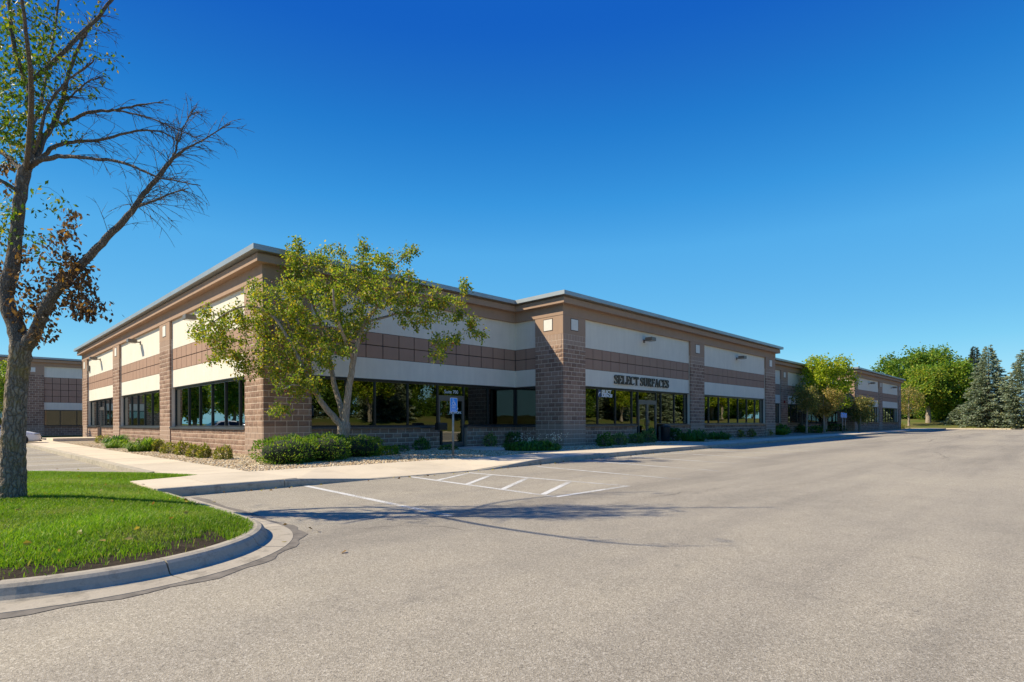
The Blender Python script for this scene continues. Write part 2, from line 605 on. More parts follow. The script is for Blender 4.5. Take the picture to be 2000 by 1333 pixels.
for a, b in zip(cuts[:-1], cuts[1:]):
    m = MB()
    seg = IP[a:b + 1]
    vs_, fs = [], []
    k = len(PROF)
    L = len(seg)
    for i, (x, y, nx, ny) in enumerate(seg):
        sh = 0.0
        for d, z in PROF:
            px, py = x + nx * d, y + ny * d
            if i in (0, L - 1):          # small joint gap at both ends of a segment
                j = seg[1] if i == 0 else seg[-2]
                tx, ty = j[0] - x, j[1] - y
                tl = math.hypot(tx, ty)
                px += tx / tl * 0.006
                py += ty / tl * 0.006
            vs_.append((px, py, z))
    for i in range(L - 1):
        for q in range(k - 1):
            fs.append((i * k + q, i * k + q + 1, (i + 1) * k + q + 1, (i + 1) * k + q))
    fs.append(tuple(range(k)))
    fs.append(tuple(range((L - 1) * k + k - 1, (L - 1) * k - 1, -1)))
    m.add(vs_, fs).build('kerb_segment', MAT['kerb_concrete'], kerb, smooth=False)
# darker tar joint along the gutter
m = MB()
vs_, fs = [], []
for i, (x, y, nx, ny) in enumerate(IP):
    w = 0.09 + 0.035 * math.sin(i * 1.7) + 0.02 * math.sin(i * 0.6 + 1)
    vs_ += [(x + nx * 0.39, y + ny * 0.39, ZA + 0.004), (x + nx * (0.41 + w), y + ny * (0.41 + w), ZA + 0.004)]
    if i: fs.append((2 * i - 2, 2 * i - 1, 2 * i + 1, 2 * i))
m.add(vs_, fs).build('asphalt_joint', MAT['asphalt_edge'], kind='structure', label='dark tar strip in the asphalt along the island gutter')

# front sidewalk slabs, kerb ramp by the access aisle
def kerb_top(x):
    pts = [(-100, 0.0), (-2.7, 0.0), (-0.9, -0.135), (2.3, -0.135), (4.6, 0.0), (200, 0.0)]
    for (xa, za), (xb, zb) in zip(pts[:-1], pts[1:]):
        if xa <= x <= xb: return za + (zb - za) * (x - xa) / (xb - xa)
walk = thing('sidewalk', 'pale concrete sidewalk of square slabs round the office building', 'sidewalk')
walk['kind'] = 'structure'
SW0, SW1 = -8.25, -6.05
def pl_(x, pts):
    for (xa, za), (xb, zb) in zip(pts[:-1], pts[1:]):
        if xa <= x <= xb: return za + (zb - za) * (x - xa) / (xb - xa)
def ky(x): return pl_(x, [(-100, SW0), (2.6, SW0), (7.0, -7.70), (13.0, -7.40), (27.0, -7.05), (50.0, -6.8), (300, -6.8)])
def iy(x): return pl_(x, [(-100, SW1), (6.0, SW1), (9.5, -5.75), (13.0, -5.65), (27.0, -5.3), (50.0, -5.1), (300, -5.1)])
xs = [-5.0] + [-4.1 + 1.53 * i for i in range(0, 66)]
for a, b in zip(xs[:-1], xs[1:]):
    g = 0.006
    za, zb = kerb_top(a), kerb_top(b)
    y1 = SW1
    ya1, yb1 = (SW1, SW1) if a > -4.05 else ((-6.52, -6.27) if a < -4.5 else (-6.27, SW1))
    jit = random.uniform(-0.002, 0.002)
    if -4.5 < a < -4.05: MB().prism([(a + g, SW0), (b - g, SW0), (b - g, SW1), (-3.72, SW1), (a + g, -6.27)], -0.3, 0.0).build('slab', MAT['concrete'], walk)
    else: MB().prism([(a + g, ky(a)), (b - g, ky(b)), (b - g, yb1 if a < 2 else iy(b)), (a + g, ya1 if a < 2 else iy(a))], -0.3, [za - 0.001 + jit, zb - 0.001 + jit, jit * 0.5, jit * 0.5]).build('slab', MAT['concrete'], walk)
y = -6.03
k = 0
while y < 36:
    L = 1.53
    x0 = -4.12
    pl = [(x0, y + 0.006), (-2.66, y + 0.006), (-2.66, y + L - 0.006), (x0, y + L - 0.006)]
    if k == 0: pl = [(-3.68, y + 0.006), (-2.66, y + 0.006), (-2.66, y + L - 0.006), (x0, y + L - 0.006), (x0, -5.30)]
    MB().prism(pl, -0.3, random.uniform(-0.004, 0.001)).build('slab', MAT['concrete'], walk)
    y += L
    k += 1
# entrance paths
def path(x0, x1, ya, yb):
    n = 3
    for i in range(n):
        a, b = ya + (yb - ya) * i / n, ya + (yb - ya) * (i + 1) / n
        MB().prism([(x0, b + 0.006), (x1, b + 0.006), (x1, a - 0.006), (x0, a - 0.006)], -0.3, 0.012 + random.uniform(-0.003, 0.003)).build('slab', MAT['concrete'], walk)
path(7.3, 9.3, -0.15, -5.76)
path(18.5, 20.75, -3.15, -5.46)
path(53.2, 55.2, -0.15, -5.08)
# stoop of the door on the side
MB().prism([(-2.64, 26.9), (-0.14, 26.9), (-0.14, 30.2), (-2.64, 30.2)], -0.3, 0.16).build('stoop', MAT['concrete'], walk)

fk = thing('kerb', 'straight concrete kerb between the front sidewalk and the stalls', 'kerb')
fk['kind'] = 'structure'
def kerb_piece(x0, x1):
    n = max(2, int((x1 - x0) / 0.5) + 1)
    v, f = [], []
    P = [(SW0 - 0.004, -0.3), (SW0 - 0.004, None), (SW0 - 0.115, None), (SW0 - 0.14, 'e'), (SW0 - 0.165, ZA - 0.1)]
    for i in range(n):
        x = x0 + 0.006 + (x1 - x0 - 0.012) * i / (n - 1)
        t = kerb_top(x)
        for yy, z in [(q[0] - SW0 + ky(x), q[1]) for q in P]:
            zz = t if z is None else (t - 0.03 if z == 'e' else z)
            v.append((x, yy, zz))
    k = len(P)
    for i in range(n - 1):
        for q in range(k - 1): f.append((i * k + q, (i + 1) * k + q, (i + 1) * k + q + 1, i * k + q + 1))
    f.append(tuple(range(k)))
    f.append(tuple(range(n * k - 1, (n - 1) * k - 1, -1)))
    MB().add(v, f).build('kerb_segment', MAT['kerb_concrete'], fk)
x = -4.98
for L in [2.1] + [3.05] * 32:
    kerb_piece(x, x + L)
    x += L
lk = thing('kerb', 'low concrete kerb between the side sidewalk and the left lot', 'kerb')
lk['kind'] = 'structure'
y = -4.4
while y < 36:
    MB().prism([(-4.28, y + 0.006), (-4.125, y + 0.006), (-4.125, y + 3.04), (-4.28, y + 3.04)], -0.3, [-0.02, 0.0, 0.0, -0.02]).build('kerb_segment', MAT['kerb_concrete'], lk)
    y += 3.05
ek = thing('kerb', 'long pale kerb at the far end of the parking lot', 'kerb')
ek['kind'] = 'structure'
y = -34.0
while y < 2:
    MB().prism([(94.9, y + 0.01), (95.15, y + 0.01), (95.15, y + 5.98), (94.9, y + 5.98)], -0.3, 0.0).build('kerb_segment', MAT['concrete'], ek)
    y += 6.0
sk = thing('kerb', 'pale kerb along the berm on the far side of the lot', 'kerb')
sk['kind'] = 'structure'
x = -40.0
while x < 90:
    MB().prism([(x + 0.01, -34.15), (x + 5.98, -34.15), (x + 5.98, -33.9), (x + 0.01, -33.9)], -0.3, 0.0).build('kerb_segment', MAT['concrete'], sk)
    x += 6.0

# planting beds
bed = MB()
bed.prism([(-2.645, -6.03), (7.29, -6.03), (7.29, 0.1), (0.1, 0.1), (0.1, 35.5), (-2.645, 35.5)], -0.3, -0.035)
bed.prism([(9.31, -6.03), (18.49, -6.03), (18.49, -2.9), (12.2, -2.9), (12.2, 0.1), (9.31, 0.1)], -0.3, -0.035)
bed.prism([(20.76, -6.03), (53.19, -6.03), (53.19, 0.1), (38.0, 0.1), (38.0, -2.9), (20.76, -2.9)], -0.3, -0.035)
bed.prism([(55.21, -6.03), (94, -6.03), (94, -2.9), (61.6, -2.9), (61.6, 0.1), (55.21, 0.1)], -0.3, -0.035)
bed.build('planting_bed', MAT['gravel_bed'], kind='structure', label='gravel planting bed along the foot of the walls')

# painted markings
def stripe(x0, y0, x1, y1, w=0.10, paint_k=0.0, mat='road_paint', lab='white painted stall line on the asphalt'):
    d = np.array([x1 - x0, y1 - y0])
    d = d / np.linalg.norm(d)
    nrm = np.array([-d[1], d[0]]) * w / 2
    n = 8
    v, f, c = [], [], []
    for i in range(n + 1):
        t = i / n
        p = np.array([x0, y0]) * (1 - t) + np.array([x1, y1]) * t
        v += [(*(p + nrm), ZA + 0.004), (*(p - nrm), ZA + 0.004)]
        if i: f.append((2 * i - 2, 2 * i - 1, 2 * i + 1, 2 * i))
        kk = max(-0.5, 0.7 * paint_k * (1 - t) - 0.40 * t)
        c += [(kk, kk, kk)] * 2
    m = MB()
    m.v, m.f, m.c, m.n = [np.array(v)], f, [np.array(c)], len(v)
    return m.build('parking_stripe', MAT[mat], kind='structure', label=lab)
stripe(-2.50, -8.48, -2.78, -13.25, 0.11, 0.9)
stripe(-0.05, -8.45, -0.42, -13.05, 0.11, 0.9)
stripe(1.50, -8.6, 1.70, -13.0, 0.11, 0.8)
stripe(-0.42, -13.05, 1.74, -13.05, 0.11, 0.6)
def bl(t, k): return (-0.05 - 0.37 * t) if k == 0 else (1.50 + 0.20 * t)
for i, (ya, yb) in enumerate([(-9.5, -8.75), (-10.55, -9.5), (-11.65, -10.6), (-12.7, -11.75)]):
    x0 = bl((-8.45 - ya) / 4.6, 0)
    x1 = bl((-8.45 - yb) / 4.6, 1)
    s = stripe(x0 + 0.06, ya, x1 - 0.06, yb, 0.11, 0.9, lab='diagonal white hatch line of the access aisle')
for xa, xb, ye in ((4.05, 3.5, -13.2), (6.75, 6.0, -12.9), (9.5, 8.7, -12.4), (12.45, 11.6, -12.0), (15.2, 14.5, -12), (18.0, 17.3, -12), (20.7, 20.0, -12), (23.5, 22.8, -12), (26.2, 25.6, -12), (29, 28.4, -12)):
    stripe(xa, ky(xa) - 0.55, xb, ye, 0.10, 0.75 - 0.015 * xa)
for yy in (-2.2, 0.28, 2.75, 5.2, 7.7, 10.2, 12.7, 15.2, 17.7, 20.2, 22.7, 26.0):
    stripe(-4.35, yy, -9.2, yy, 0.10, 0.8, lab='white stall line in the left parking lot')
def flat_poly(m, pts, z): m.add([(p[0], p[1], z) for p in pts], [tuple(range(len(pts)))])
def crack(pts, w=0.014):
    P = []
    for (xa, ya), (xb, yb) in zip(pts[:-1], pts[1:]):
        n = max(3, int(math.hypot(xb - xa, yb - ya) / 0.22))
        for i in range(n): P.append((xa + (xb - xa) * i / n + random.gauss(0, 0.045), ya + (yb - ya) * i / n + random.gauss(0, 0.045)))
    v, f = [], []
    for i, p in enumerate(P):
        a, b = np.array(P[max(i - 1, 0)]), np.array(P[min(i + 1, len(P) - 1)])
        t = (b - a) / (np.linalg.norm(b - a) + 1e-9)
        k = np.array([-t[1], t[0]]) * w * random.uniform(0.25, 0.9) * min(1, i / 3, (len(P) - 1 - i) / 3)
        v += [(p[0] + k[0], p[1] + k[1], ZA + 0.003), (p[0] - k[0], p[1] - k[1], ZA + 0.003)]
        if i: f.append((2 * i - 2, 2 * i - 1, 2 * i + 1, 2 * i))
    MB().add(v, f).build('asphalt_crack', MAT['asphalt_edge'], kind='structure', label='thin dark crack in the asphalt')
crack([(27.5, -12.6), (33, -13.4), (39, -12.8), (46, -13.5), (52, -12.9)], 0.035)
crack([(14, -16.5), (20, -15.4), (26, -16.2)], 0.018)
crack([(-1.4, -12.6), (0.6, -14.2), (3.2, -14.6), (6.0, -16.4)], 0.007)
crack([(-4.45, -12.9), (-3.4, -13.6), (-2.9, -14.9)], 0.006)
crack([(8.2, -19.0), (9.3, -16.6), (12.6, -15.1), (14.0, -13.2)], 0.010)
# faded wheelchair symbol in the first stall
m = MB()
def strip2(m, pts, w, z):
    v, f = [], []
    for i, p in enumerate(pts):
        a = np.array(pts[max(i - 1, 0)])
        b = np.array(pts[min(i + 1, len(pts) - 1)])
        t = (b - a) / (np.linalg.norm(b - a) + 1e-9)
        nn = np.array([-t[1], t[0]]) * w / 2
        p = np.array(p)
        v += [(*(p + nn), z), (*(p - nn), z)]
        if i: f.append((2 * i - 2, 2 * i - 1, 2 * i + 1, 2 * i))
    m.add(v, f)
ox, oy = 2.75, -11.9
strip2(m, [(ox + 0.32 * math.cos(a), oy - 0.05 + 0.32 * math.sin(a)) for a in np.linspace(R(150), R(380), 18)], 0.09, ZA + 0.0045)
strip2(m, [(ox - 0.10, oy + 0.75), (ox - 0.05, oy + 0.12), (ox + 0.32, oy + 0.08), (ox + 0.48, oy - 0.38), (ox + 0.62, oy - 0.36)], 0.10, ZA + 0.0055)
strip2(m, [(ox - 0.02, oy + 0.45), (ox + 0.30, oy + 0.42)], 0.08, ZA + 0.0065)
flat_poly(m, [(ox - 0.12 + 0.10 * math.cos(a), oy + 0.90 + 0.10 * math.sin(a)) for a in np.linspace(0, 2 * PI, 12)[:-1]], ZA + 0.005)
m.build('wheelchair_marking', MAT['faded_paint'], kind='structure', label='faded white wheelchair symbol painted in the stall')

# ------------------------------------------------------------------ the office building
FACES = {            # origin, direction along the wall, outward normal
    'L': ((0.0, 0.0), (0, 1), (-1, 0)),
    'F0': ((0.0, 0.0), (1, 0), (0, -1)),
    'S1': ((12.05, 0.0), (0, -1), (-1, 0)),
    'F1': ((0.0, -3.0), (1, 0), (0, -1)),
    'F2': ((0.0, 0.0), (1, 0), (0, -1)),
    'S3': ((61.5, 0.0), (0, -1), (-1, 0)),
    'F3': ((0.0, -3.0), (1, 0), (0, -1)),
    'N': ((0.0, 46.06), (1, 0), (0, -1)),
}
def fp(face, u, d):
    o, t, n = FACES[face]
    return (o[0] + t[0] * u + n[0] * d, o[1] + t[1] * u + n[1] * d)
def fbox(m, face, u0, u1, d0, d1, z0, z1, colr=None):
    a, b = fp(face, u0, d0), fp(face, u1, d1)
    return m.box(a[0], b[0], a[1], b[1], z0, z1, colr)
def fmat(face, u, d, z):
    """matrix: local x along the wall, local -y outward, z up"""
    o, t, n = FACES[face]
    p = fp(face, u, d)
    M = Matrix(((t[0], -n[0], 0, p[0]), (t[1], -n[1], 0, p[1]), (0, 0, 1, z), (0, 0, 0, 1)))
    return M

def rough_block(seed, amp):
    r = np.random.default_rng(seed)
    nx, nz = 5, 3
    v, f = [], []
    for j in range(nz):
        for i in range(nx):
            e = (i in (0, nx - 1)) or (j in (0, nz - 1))
            dsp = (-0.02 + r.uniform(-0.04, 0.03) if e else r.uniform(0.0, 1.0) * amp) * (amp > 0)
            v.append((-0.5 + i / (nx - 1), -1.0 - dsp, -0.5 + j / (nz - 1)))
    for j in range(nz - 1):
        for i in range(nx - 1):
            a = j * nx + i
            f.append((a, a + 1, a + nx + 1, a + nx))
    ring = list(range(nx)) + [nx * j + nx - 1 for j in range(1, nz)] + [nx * (nz - 1) + i for i in range(nx - 2, -1, -1)] + [nx * j for j in range(nz - 2, 0, -1)]
    base = len(v)
    for q in ring: v.append((v[q][0], 0.0, v[q][2]))
    for a in range(len(ring)):
        b = (a + 1) % len(ring)
        f.append((ring[b], ring[a], base + a, base + b))
    return np.array(v), f
BV = [rough_block(100 + i, 0.26) for i in range(7)]
BF = rough_block(5, 0.0)
BD = 0.08                                        # how deep a block sits
def bmesh_of(vf, name, mat):
    return MB().add(vf[0], vf[1]).mesh(name, MAT[mat])
BMESH = [bmesh_of(x, 'block', 'split_block') for x in BV]
BSM = bmesh_of(BF, 'block', 'smooth_block')
BLT = bmesh_of(BF, 'block', 'light_block')

class Building:
    def __init__(self, name, label):
        self.root = thing(name, label, 'building')
        self.blocks = []                         # (size on view, face, u, z, w, h, kind, parent)
    def part(self, name, face, boxes, mat, parent=None):
        m = MB()
        for b in boxes: fbox(m, face, *b)
        return m.build(name, MAT[mat], parent or self.root)
    def lay(self, face, u0, u1, z0, z1, parent, kind='rough', d=0.0, bw=0.4, h=0.203, start=0):
        n = max(1, round((z1 - z0) / h))
        h = (z1 - z0) / n
        for r in range(n):
            u = u0
            first = bw if (r + start) % 2 == 0 else bw / 2
            while u < u1 - 0.03:
                w = min(first, u1 - u)
                if u1 - (u + w) < 0.07: w = u1 - u
                first = bw
                kd = kind(r, u) if callable(kind) else kind
                zc = z0 + (r + 0.5) * h
                p = fp(face, u + w / 2, d)
                s = w * h / max(1.0, dist_of((p[0], p[1], zc))) ** 2
                if face == 'L': s *= 0.8
                self.blocks.append((s, face, u + w / 2, zc, w - 0.018, h - 0.017, kd, parent, d))
                u += w
    def finish(self, limit=300):
        self.blocks.sort(key=lambda b: -b[0])
        m = MB()
        ms = MB()
        for i, (s, face, u, zc, w, h, kd, par, d) in enumerate(self.blocks):
            k = random.randrange(7)
            M = fmat(face, u, d - BD, zc) @ Matrix.Diagonal((w, BD, h, 1))
            if random.random() < 0.5: M = M @ Matrix.Diagonal((-1, 1, -1, 1))
            if i < limit:
                o = obj('block', BMESH[k] if kd == 'rough' else (BSM if kd == 'smooth' else BLT), par)
                o.matrix_local = M
            else:
                vf = BV[k] if kd == 'rough' else BF
                A = np.array(M)
                v = vf[0] @ A[:3, :3].T + A[:3, 3]
                if kd == 'rough': m.add(v, vf[1], (random.random(),) * 3)
                else: ms.add(v, vf[1])
        if m.v: m.build('blockwork', MAT['split_block'], self.root, kind='stuff')
        if ms.v: ms.build('smooth_blockwork', MAT['smooth_block'], self.root, kind='stuff')

def pillar(B, face, u0, u1, head=0.5, plaque=True):
    """split-face pillar with a stucco head and a square plaque"""
    p = B.part('pillar', face, [(u0 + 0.012, u1 - 0.012, -0.5, -0.005, -0.2, 5.07)], 'mortar')
    B.lay(face, u0, u1, -0.1, 0.95, p, 'smooth', bw=0.4)
    B.lay(face, u0, u1, 0.95, 4.40, p, 'rough')
    def pat(r, u): return 'rough' if (int((u - u0) / 0.2) % 3 != 0 and r == 0) else 'light'
    B.lay(face, u0, u1, 4.40, 4.80, p, pat, bw=0.29, h=0.2)
    B.lay(face, u0, u1, 4.80, 5.07, p, lambda r, u: 'smooth', bw=0.205, h=0.27)
    h = B.part('pillar_head', face, [(u0, u1, -head, 0.0, 5.07, 5.92)], 'brown_trim')
    if plaque:
        c = (u0 + u1) / 2
        B.part('plaque_frame', face, [(c - 0.28, c + 0.28, 0.0, 0.006, 5.26, 5.82)], 'joint_dark', h)
        B.part('plaque', face, [(c - 0.25, c + 0.25, 0.001, 0.016, 5.29, 5.79)], 'plaque', h)
    return p

def panels(B, face, u0, u1, z0, z1, rows, d, pw):
    B.part('panel_backing', face, [(u0, u1, d - 0.12, d - 0.018, z0, z1)], 'joint_dark')
    n = max(1, round((u1 - u0) / pw))
    w = (u1 - u0) / n
    h = (z1 - z0) / rows
    key = ('panel', round(w, 3), round(h, 3))
    if key not in PANEL:
        bm = bmesh.new()
        bmesh.ops.create_cube(bm, size=1.0)
        for v in bm.verts: v.co = Vector((v.co.x * (w - 0.032), v.co.y * 0.03, v.co.z * (h - 0.032)))
        bmesh.ops.bevel(bm, geom=list(bm.edges), offset=0.006, segments=1, affect='EDGES')
        me = bpy.data.meshes.new('panel')
        bm.to_mesh(me)
        me.materials.append(MAT['brown_panel'])
        PANEL[key] = me
    for r in range(rows):
        for i in range(n):
            o = obj('panel', PANEL[key], B.root)
            o.matrix_local = fmat(face, u0 + (i + 0.5) * w, d - 0.012 + random.uniform(-0.0015, 0.0015), z0 + (r + 0.5) * h) @ Matrix.Rotation(random.uniform(-0.0025, 0.0025), 4, 'Z')
PANEL = {}

def window(B, face, u0, u1, mull, z0, z1, door=None, d=-0.27, sill_d=0.0, sill_parts=None):
    """ribbon window: frame, mullions, panes, sill; door = (ua, ub, leaves)"""
    t = 0.055
    fr = [(u0, u1, d - 0.05, d + 0.05, z1 - 0.07, z1)]
    fr += [(u0, u0 + t, d - 0.049, d + 0.049, z0, z1 - 0.07), (u1 - t, u1, d - 0.049, d + 0.049, z0, z1 - 0.07)]
    segs = [(u0, u1)] if not door else [(u0, door[0]), (door[1], u1)]
    for a, b in segs: fr.append((a + t, b - t if b == u1 else b, d - 0.048, d + 0.048, z0, z0 + 0.06))
    w = B.part('window', face, fr, 'frame_black')
    ed = [u0 + t] + list(mull) + [u1 - t]
    for x in mull:
        zb = 0.0 if door and (abs(x - door[0]) < 0.02 or abs(x - door[1]) < 0.02) else z0 + 0.06
        B.part('mullion', face, [(x - 0.03, x + 0.03, d - 0.047, d + 0.06, zb, z1 - 0.07)], 'frame_black', w)
    for a, b in zip(ed[:-1], ed[1:]):
        a2, b2 = a + (0.03 if a in mull else 0), b - (0.03 if b in mull else 0)
        c = (a + b) / 2
        if door and door[0] < c < door[1]:
            B.part('pane', face, [(a2, b2, d - 0.006, d + 0.006, 2.26, z1 - 0.07)], 'window_glass', w)
            continue
        B.part('pane', face, [(a2, b2, d - 0.006, d + 0.006, z0 + 0.06, z1 - 0.07)], 'window_glass', w)
    if door:
        da, db, nl = door
        g = 'frame_grey'
        dd = B.part('door', face, [(da + 0.03, db - 0.03, d - 0.05, d + 0.075, 2.13, 2.26)], g)
        lw = (db - da - 0.06) / nl
        for i in range(nl):
            a = da + 0.03 + i * lw
            b = a + lw
            s = 0.075
            lf = B.part('door_leaf', face, [(a, a + s, d - 0.03, d + 0.07, 0.03, 2.13), (b - s, b, d - 0.03, d + 0.07, 0.03, 2.13),
                                            (a + s, b - s, d - 0.029, d + 0.069, 2.03, 2.13), (a + s, b - s, d - 0.029, d + 0.069, 0.03, 0.22)], g, dd)
            B.part('pane', face, [(a + s, b - s, d + 0.005, d + 0.017, 0.22, 2.03)], 'window_glass', dd)
            hx = (b - 0.05) if (i == 0) else (a + 0.05)
            if nl == 1: hx = b - 0.05
            m = MB()
            P = [fp(face, hx, d + 0.075), fp(face, hx, d + 0.13)]
            m.tube([(*P[0], 0.88), (*P[1], 0.88), (*P[1], 1.15), (*P[0], 1.15)], [0.014] * 4, 6)
            m.build('door_handle', MAT['sill_metal'], dd, smooth=True)
    sp = sill_parts or segs
    for a, b in sp:
        m = MB()
        O = [fp(face, a, d + 0.05), fp(face, b, d + 0.05), fp(face, b, sill_d + 0.03), fp(face, a, sill_d + 0.03)]
        zt, zf, zb = z0 + 0.005, z0 - 0.02, z0 - 0.085
        v = [(*O[0], zt), (*O[1], zt), (*O[2], zf), (*O[3], zf), (*O[0], zb), (*O[1], zb), (*O[2], zb), (*O[3], zb)]
        m.add(v, [(0, 1, 2, 3), (3, 2, 6, 7), (0, 3, 7, 4), (1, 5, 6, 2), (4, 7, 6, 5), (0, 4, 5, 1)])
        m.build('sill', MAT['sill_metal'], w)
    return w

def bay(B, face, u0, u1, mull, door=None, pw=0.745, c0=False, c1=False, gaps=None):
    """everything between two pillars; c0, c1: the bay runs into an inner corner at that end"""
    D = -0.12
    b0, b1 = u0 - 0.12 * c0, u1 + 0.12 * c1
    B.part('stucco_band', face, [(b0, b1, -0.5, D, 4.60, 5.93)], 'cream')
    panels(B, face, b0, b1, 3.59, 4.60, 2, D, pw)
    B.part('stucco_band', face, [(b0, b1, -0.5, D, 2.79, 3.59)], 'cream')
    w0, w1 = u0 - 0.22 * c0, u1 + 0.22 * c1
    B.part('soffit_bead', face, [(w0, w1, -0.215, D + 0.004, 2.755, 2.79)], 'frame_black')
    segs = gaps or ([(u0, u1)] if not door else [(u0, door[0]), (door[1], u1)])
    segs = [(a - 0.05 * (c0 and a == u0), b + 0.05 * (c1 and b == u1)) for a, b in segs]
    for a, b in segs:
        wl = B.part('base_wall', face, [(a, b, -0.45, -0.050, -0.2, 0.845)], 'mortar')
        B.lay(face, a, b, -0.1, 0.845, wl, 'rough', d=-0.045)
        for e0, e1 in ((a - 0.004, a + 0.02), (b - 0.02, b + 0.004)):
            B.part('wall_end', face, [(e0, e1, -0.46, -0.040, -0.2, 0.843)], 'smooth_block', wl)
    return window(B, face, w0, w1, mull, 0.93, 2.755, door, sill_parts=segs)

B1 = Building('office_building', 'long single-storey office building of brown split-face block, cream bands and brown panels')
# side facing the left lot
for a, b in ((0.0, 1.64), (11.05, 12.82), (22.05, 23.86), (33.15, 35.2)):
    pillar(B1, 'L', a + (0.082 if a == 0 else 0), b)
bay(B1, 'L', 1.64, 11.05, [2.75, 4.27, 5.83, 7.38, 8.94])
bay(B1, 'L', 12.82, 22.05, [13.75, 15.3, 16.88, 18.42, 19.96])
bay(B1, 'L', 23.86, 33.15, [24.77, 26.25, 27.83, 29.3, 30.8], door=(27.83, 29.3, 1))
# front, first recess
pillar(B1, 'F0', 0.0, 1.70, 0.08)
bay(B1, 'F0', 1.70, 12.05, [3.16, 4.40, 5.94, 7.48, 8.96, 10.45], door=(7.48, 8.96, 1), c1=True)
# side of the first projection: short return of the same bands and the pillar
bay(B1, 'S1', 0.0, 1.31, [], pw=0.72, c0=True)
pillar(B1, 'S1', 1.31, 2.918)
pillar(B1, 'F1', 12.05, 13.71, 0.08)
bay(B1, 'F1', 13.71, 24.14, [14.98, 16.50, 18.02, 18.61, 20.50, 21.02, 22.55], door=(18.61, 20.50, 2), gaps=[(13.71, 18.2), (21.15, 24.14)])
pillar(B1, 'F1', 24.14, 25.97)
bay(B1, 'F1', 25.97, 36.17, [27.03, 28.5, 30.07, 31.58, 33.1, 34.6])
pillar(B1, 'F1', 36.17, 38.10)
bay(B1, 'F2', 38.4, 48.2, [39.9, 41.4, 42.9, 44.4, 45.9, 47.1])
pillar(B1, 'F2', 48.2, 50.0)
bay(B1, 'F2', 50.0, 61.5, [51.5, 53.3, 55.0, 56.5, 58.0, 59.6], door=(53.3, 55.0, 1), c1=True)
bay(B1, 'S3', 0.0, 1.31, [], pw=0.72, c0=True)
pillar(B1, 'S3', 1.31, 2.918)
pillar(B1, 'F3', 61.5, 63.0, 0.08)
bay(B1, 'F3', 63.0, 72.9, [64.3, 65.8, 67.3, 68.8, 70.3, 71.6])
pillar(B1, 'F3', 72.9, 74.7)
bay(B1, 'F3', 74.7, 84.25, [76.2, 77.7, 79.2, 80.7, 82.3])
pillar(B1, 'F3', 84.25, 86.0)
B1.finish(300)

OUT = [(0, 35.2), (0, 0), (12.05, 0), (12.05, -3), (38.1, -3), (38.1, 0), (61.5, 0), (61.5, -3), (86, -3), (86, 35.2)]
def ring(prof, path):
    """sweep a closed profile of (outward, z) round a closed axis-aligned path (walls on the left-hand inside)"""
    n = len(path)
    k = len(prof)
    v, f = [], []
    for i in range(n):
        p0, p1, p2 = np.array(path[i - 1], float), np.array(path[i], float), np.array(path[(i + 1) % n], float)
        t1 = (p1 - p0) / np.linalg.norm(p1 - p0)
        t2 = (p2 - p1) / np.linalg.norm(p2 - p1)
        n1 = np.array([t1[1], -t1[0]])
        n2 = np.array([t2[1], -t2[0]])
        off = n1 + n2
        for d, z in prof:
            q = p1 + off * d
            v.append((q[0], q[1], z))
    for i in range(n):
        j = (i + 1) % n
        for q in range(k):
            r = (q + 1) % k
            f.append((i * k + q, i * k + r, j * k + r, j * k + q))
    return MB().add(v, f)
def cornice(root, path, dz=0.0):
    a = ring([(-0.3, 5.92 + dz), (0.015, 5.92 + dz), (0.015, 6.40 + dz), (-0.3, 6.40 + dz)], path).build('frieze', MAT['brown_trim'], root)
    b = ring([(-0.3, 6.385 + dz), (0.28, 6.385 + dz), (0.28, 6.625 + dz), (0.20, 6.71 + dz), (-0.3, 6.71 + dz)], path).build('fascia', MAT['brown_trim'], root)
    c = ring([(-0.3, 6.712 + dz), (0.40, 6.712 + dz), (0.42, 6.70 + dz), (0.465, 6.70 + dz), (0.465, 6.875 + dz), (-0.3, 6.885 + dz)], path).build('coping', MAT['coping'], root)
MB().box(12.26, 12.38, 0.21, 0.33, 0.90, 2.79).box(61.71, 61.83, 0.21, 0.33, 0.90, 2.79).build('corner_post', MAT['frame_black'], B1.root)
cornice(B1.root, OUT)
MB().prism([(0.1, 35.1), (0.1, 0.1), (12.15, 0.1), (12.15, -2.9), (38, -2.9), (38, 0.1), (61.6, 0.1), (61.6, -2.9), (85.9, -2.9), (85.9, 35.1)], 6.3, 6.5).build('roof', MAT['roof_membrane'], B1.root)
m = MB()
m.box(0.3, 85.7, 0.35, 35.0, 2.80, 2.9)
m.box(12.35, 37.8, -2.65, 0.34, 2.80, 2.9)
m.box(61.8, 85.7, -2.65, 0.34, 2.80, 2.9)
m.box(7.5, 7.7, 7.5, 35, 0, 2.8)
m.box(7.5, 85, 6.0, 6.2, 0, 2.8)
m.box(7.5, 7.7, 6.2, 7.5, 0, 2.8)
m.box(85.8, 86, -3, 35.2, -0.2, 5.95)
m.box(38.05, 38.1, -2.99, -0.5, -0.2, 5.95)
m.box(0, 86, 35.0, 35.2, -0.2, 5.95)
m.build('interior_wall', MAT['interior_wall'], B1.root)
m = MB()
m.box(0.3, 85.7, 0.35, 35.0, -0.1, 0.015)
m.box(12.35, 37.8, -2.65, 0.34, -0.1, 0.015)
m.box(61.8, 85.7, -2.65, 0.34, -0.1, 0.015)
m.build('interior_floor', MAT['interior_floor'], B1.root)
for x, y in ((1.6, 8.4), (1.6, 16.0), (4.2, 1.1), (10.9, 1.3), (16.0, -0.8), (29, -0.8)):
    MB().box(x - 0.12, x + 0.12, y - 0.12, y + 0.12, 0.02, 2.8).build('interior_column', MAT['interior_column'], B1.root)
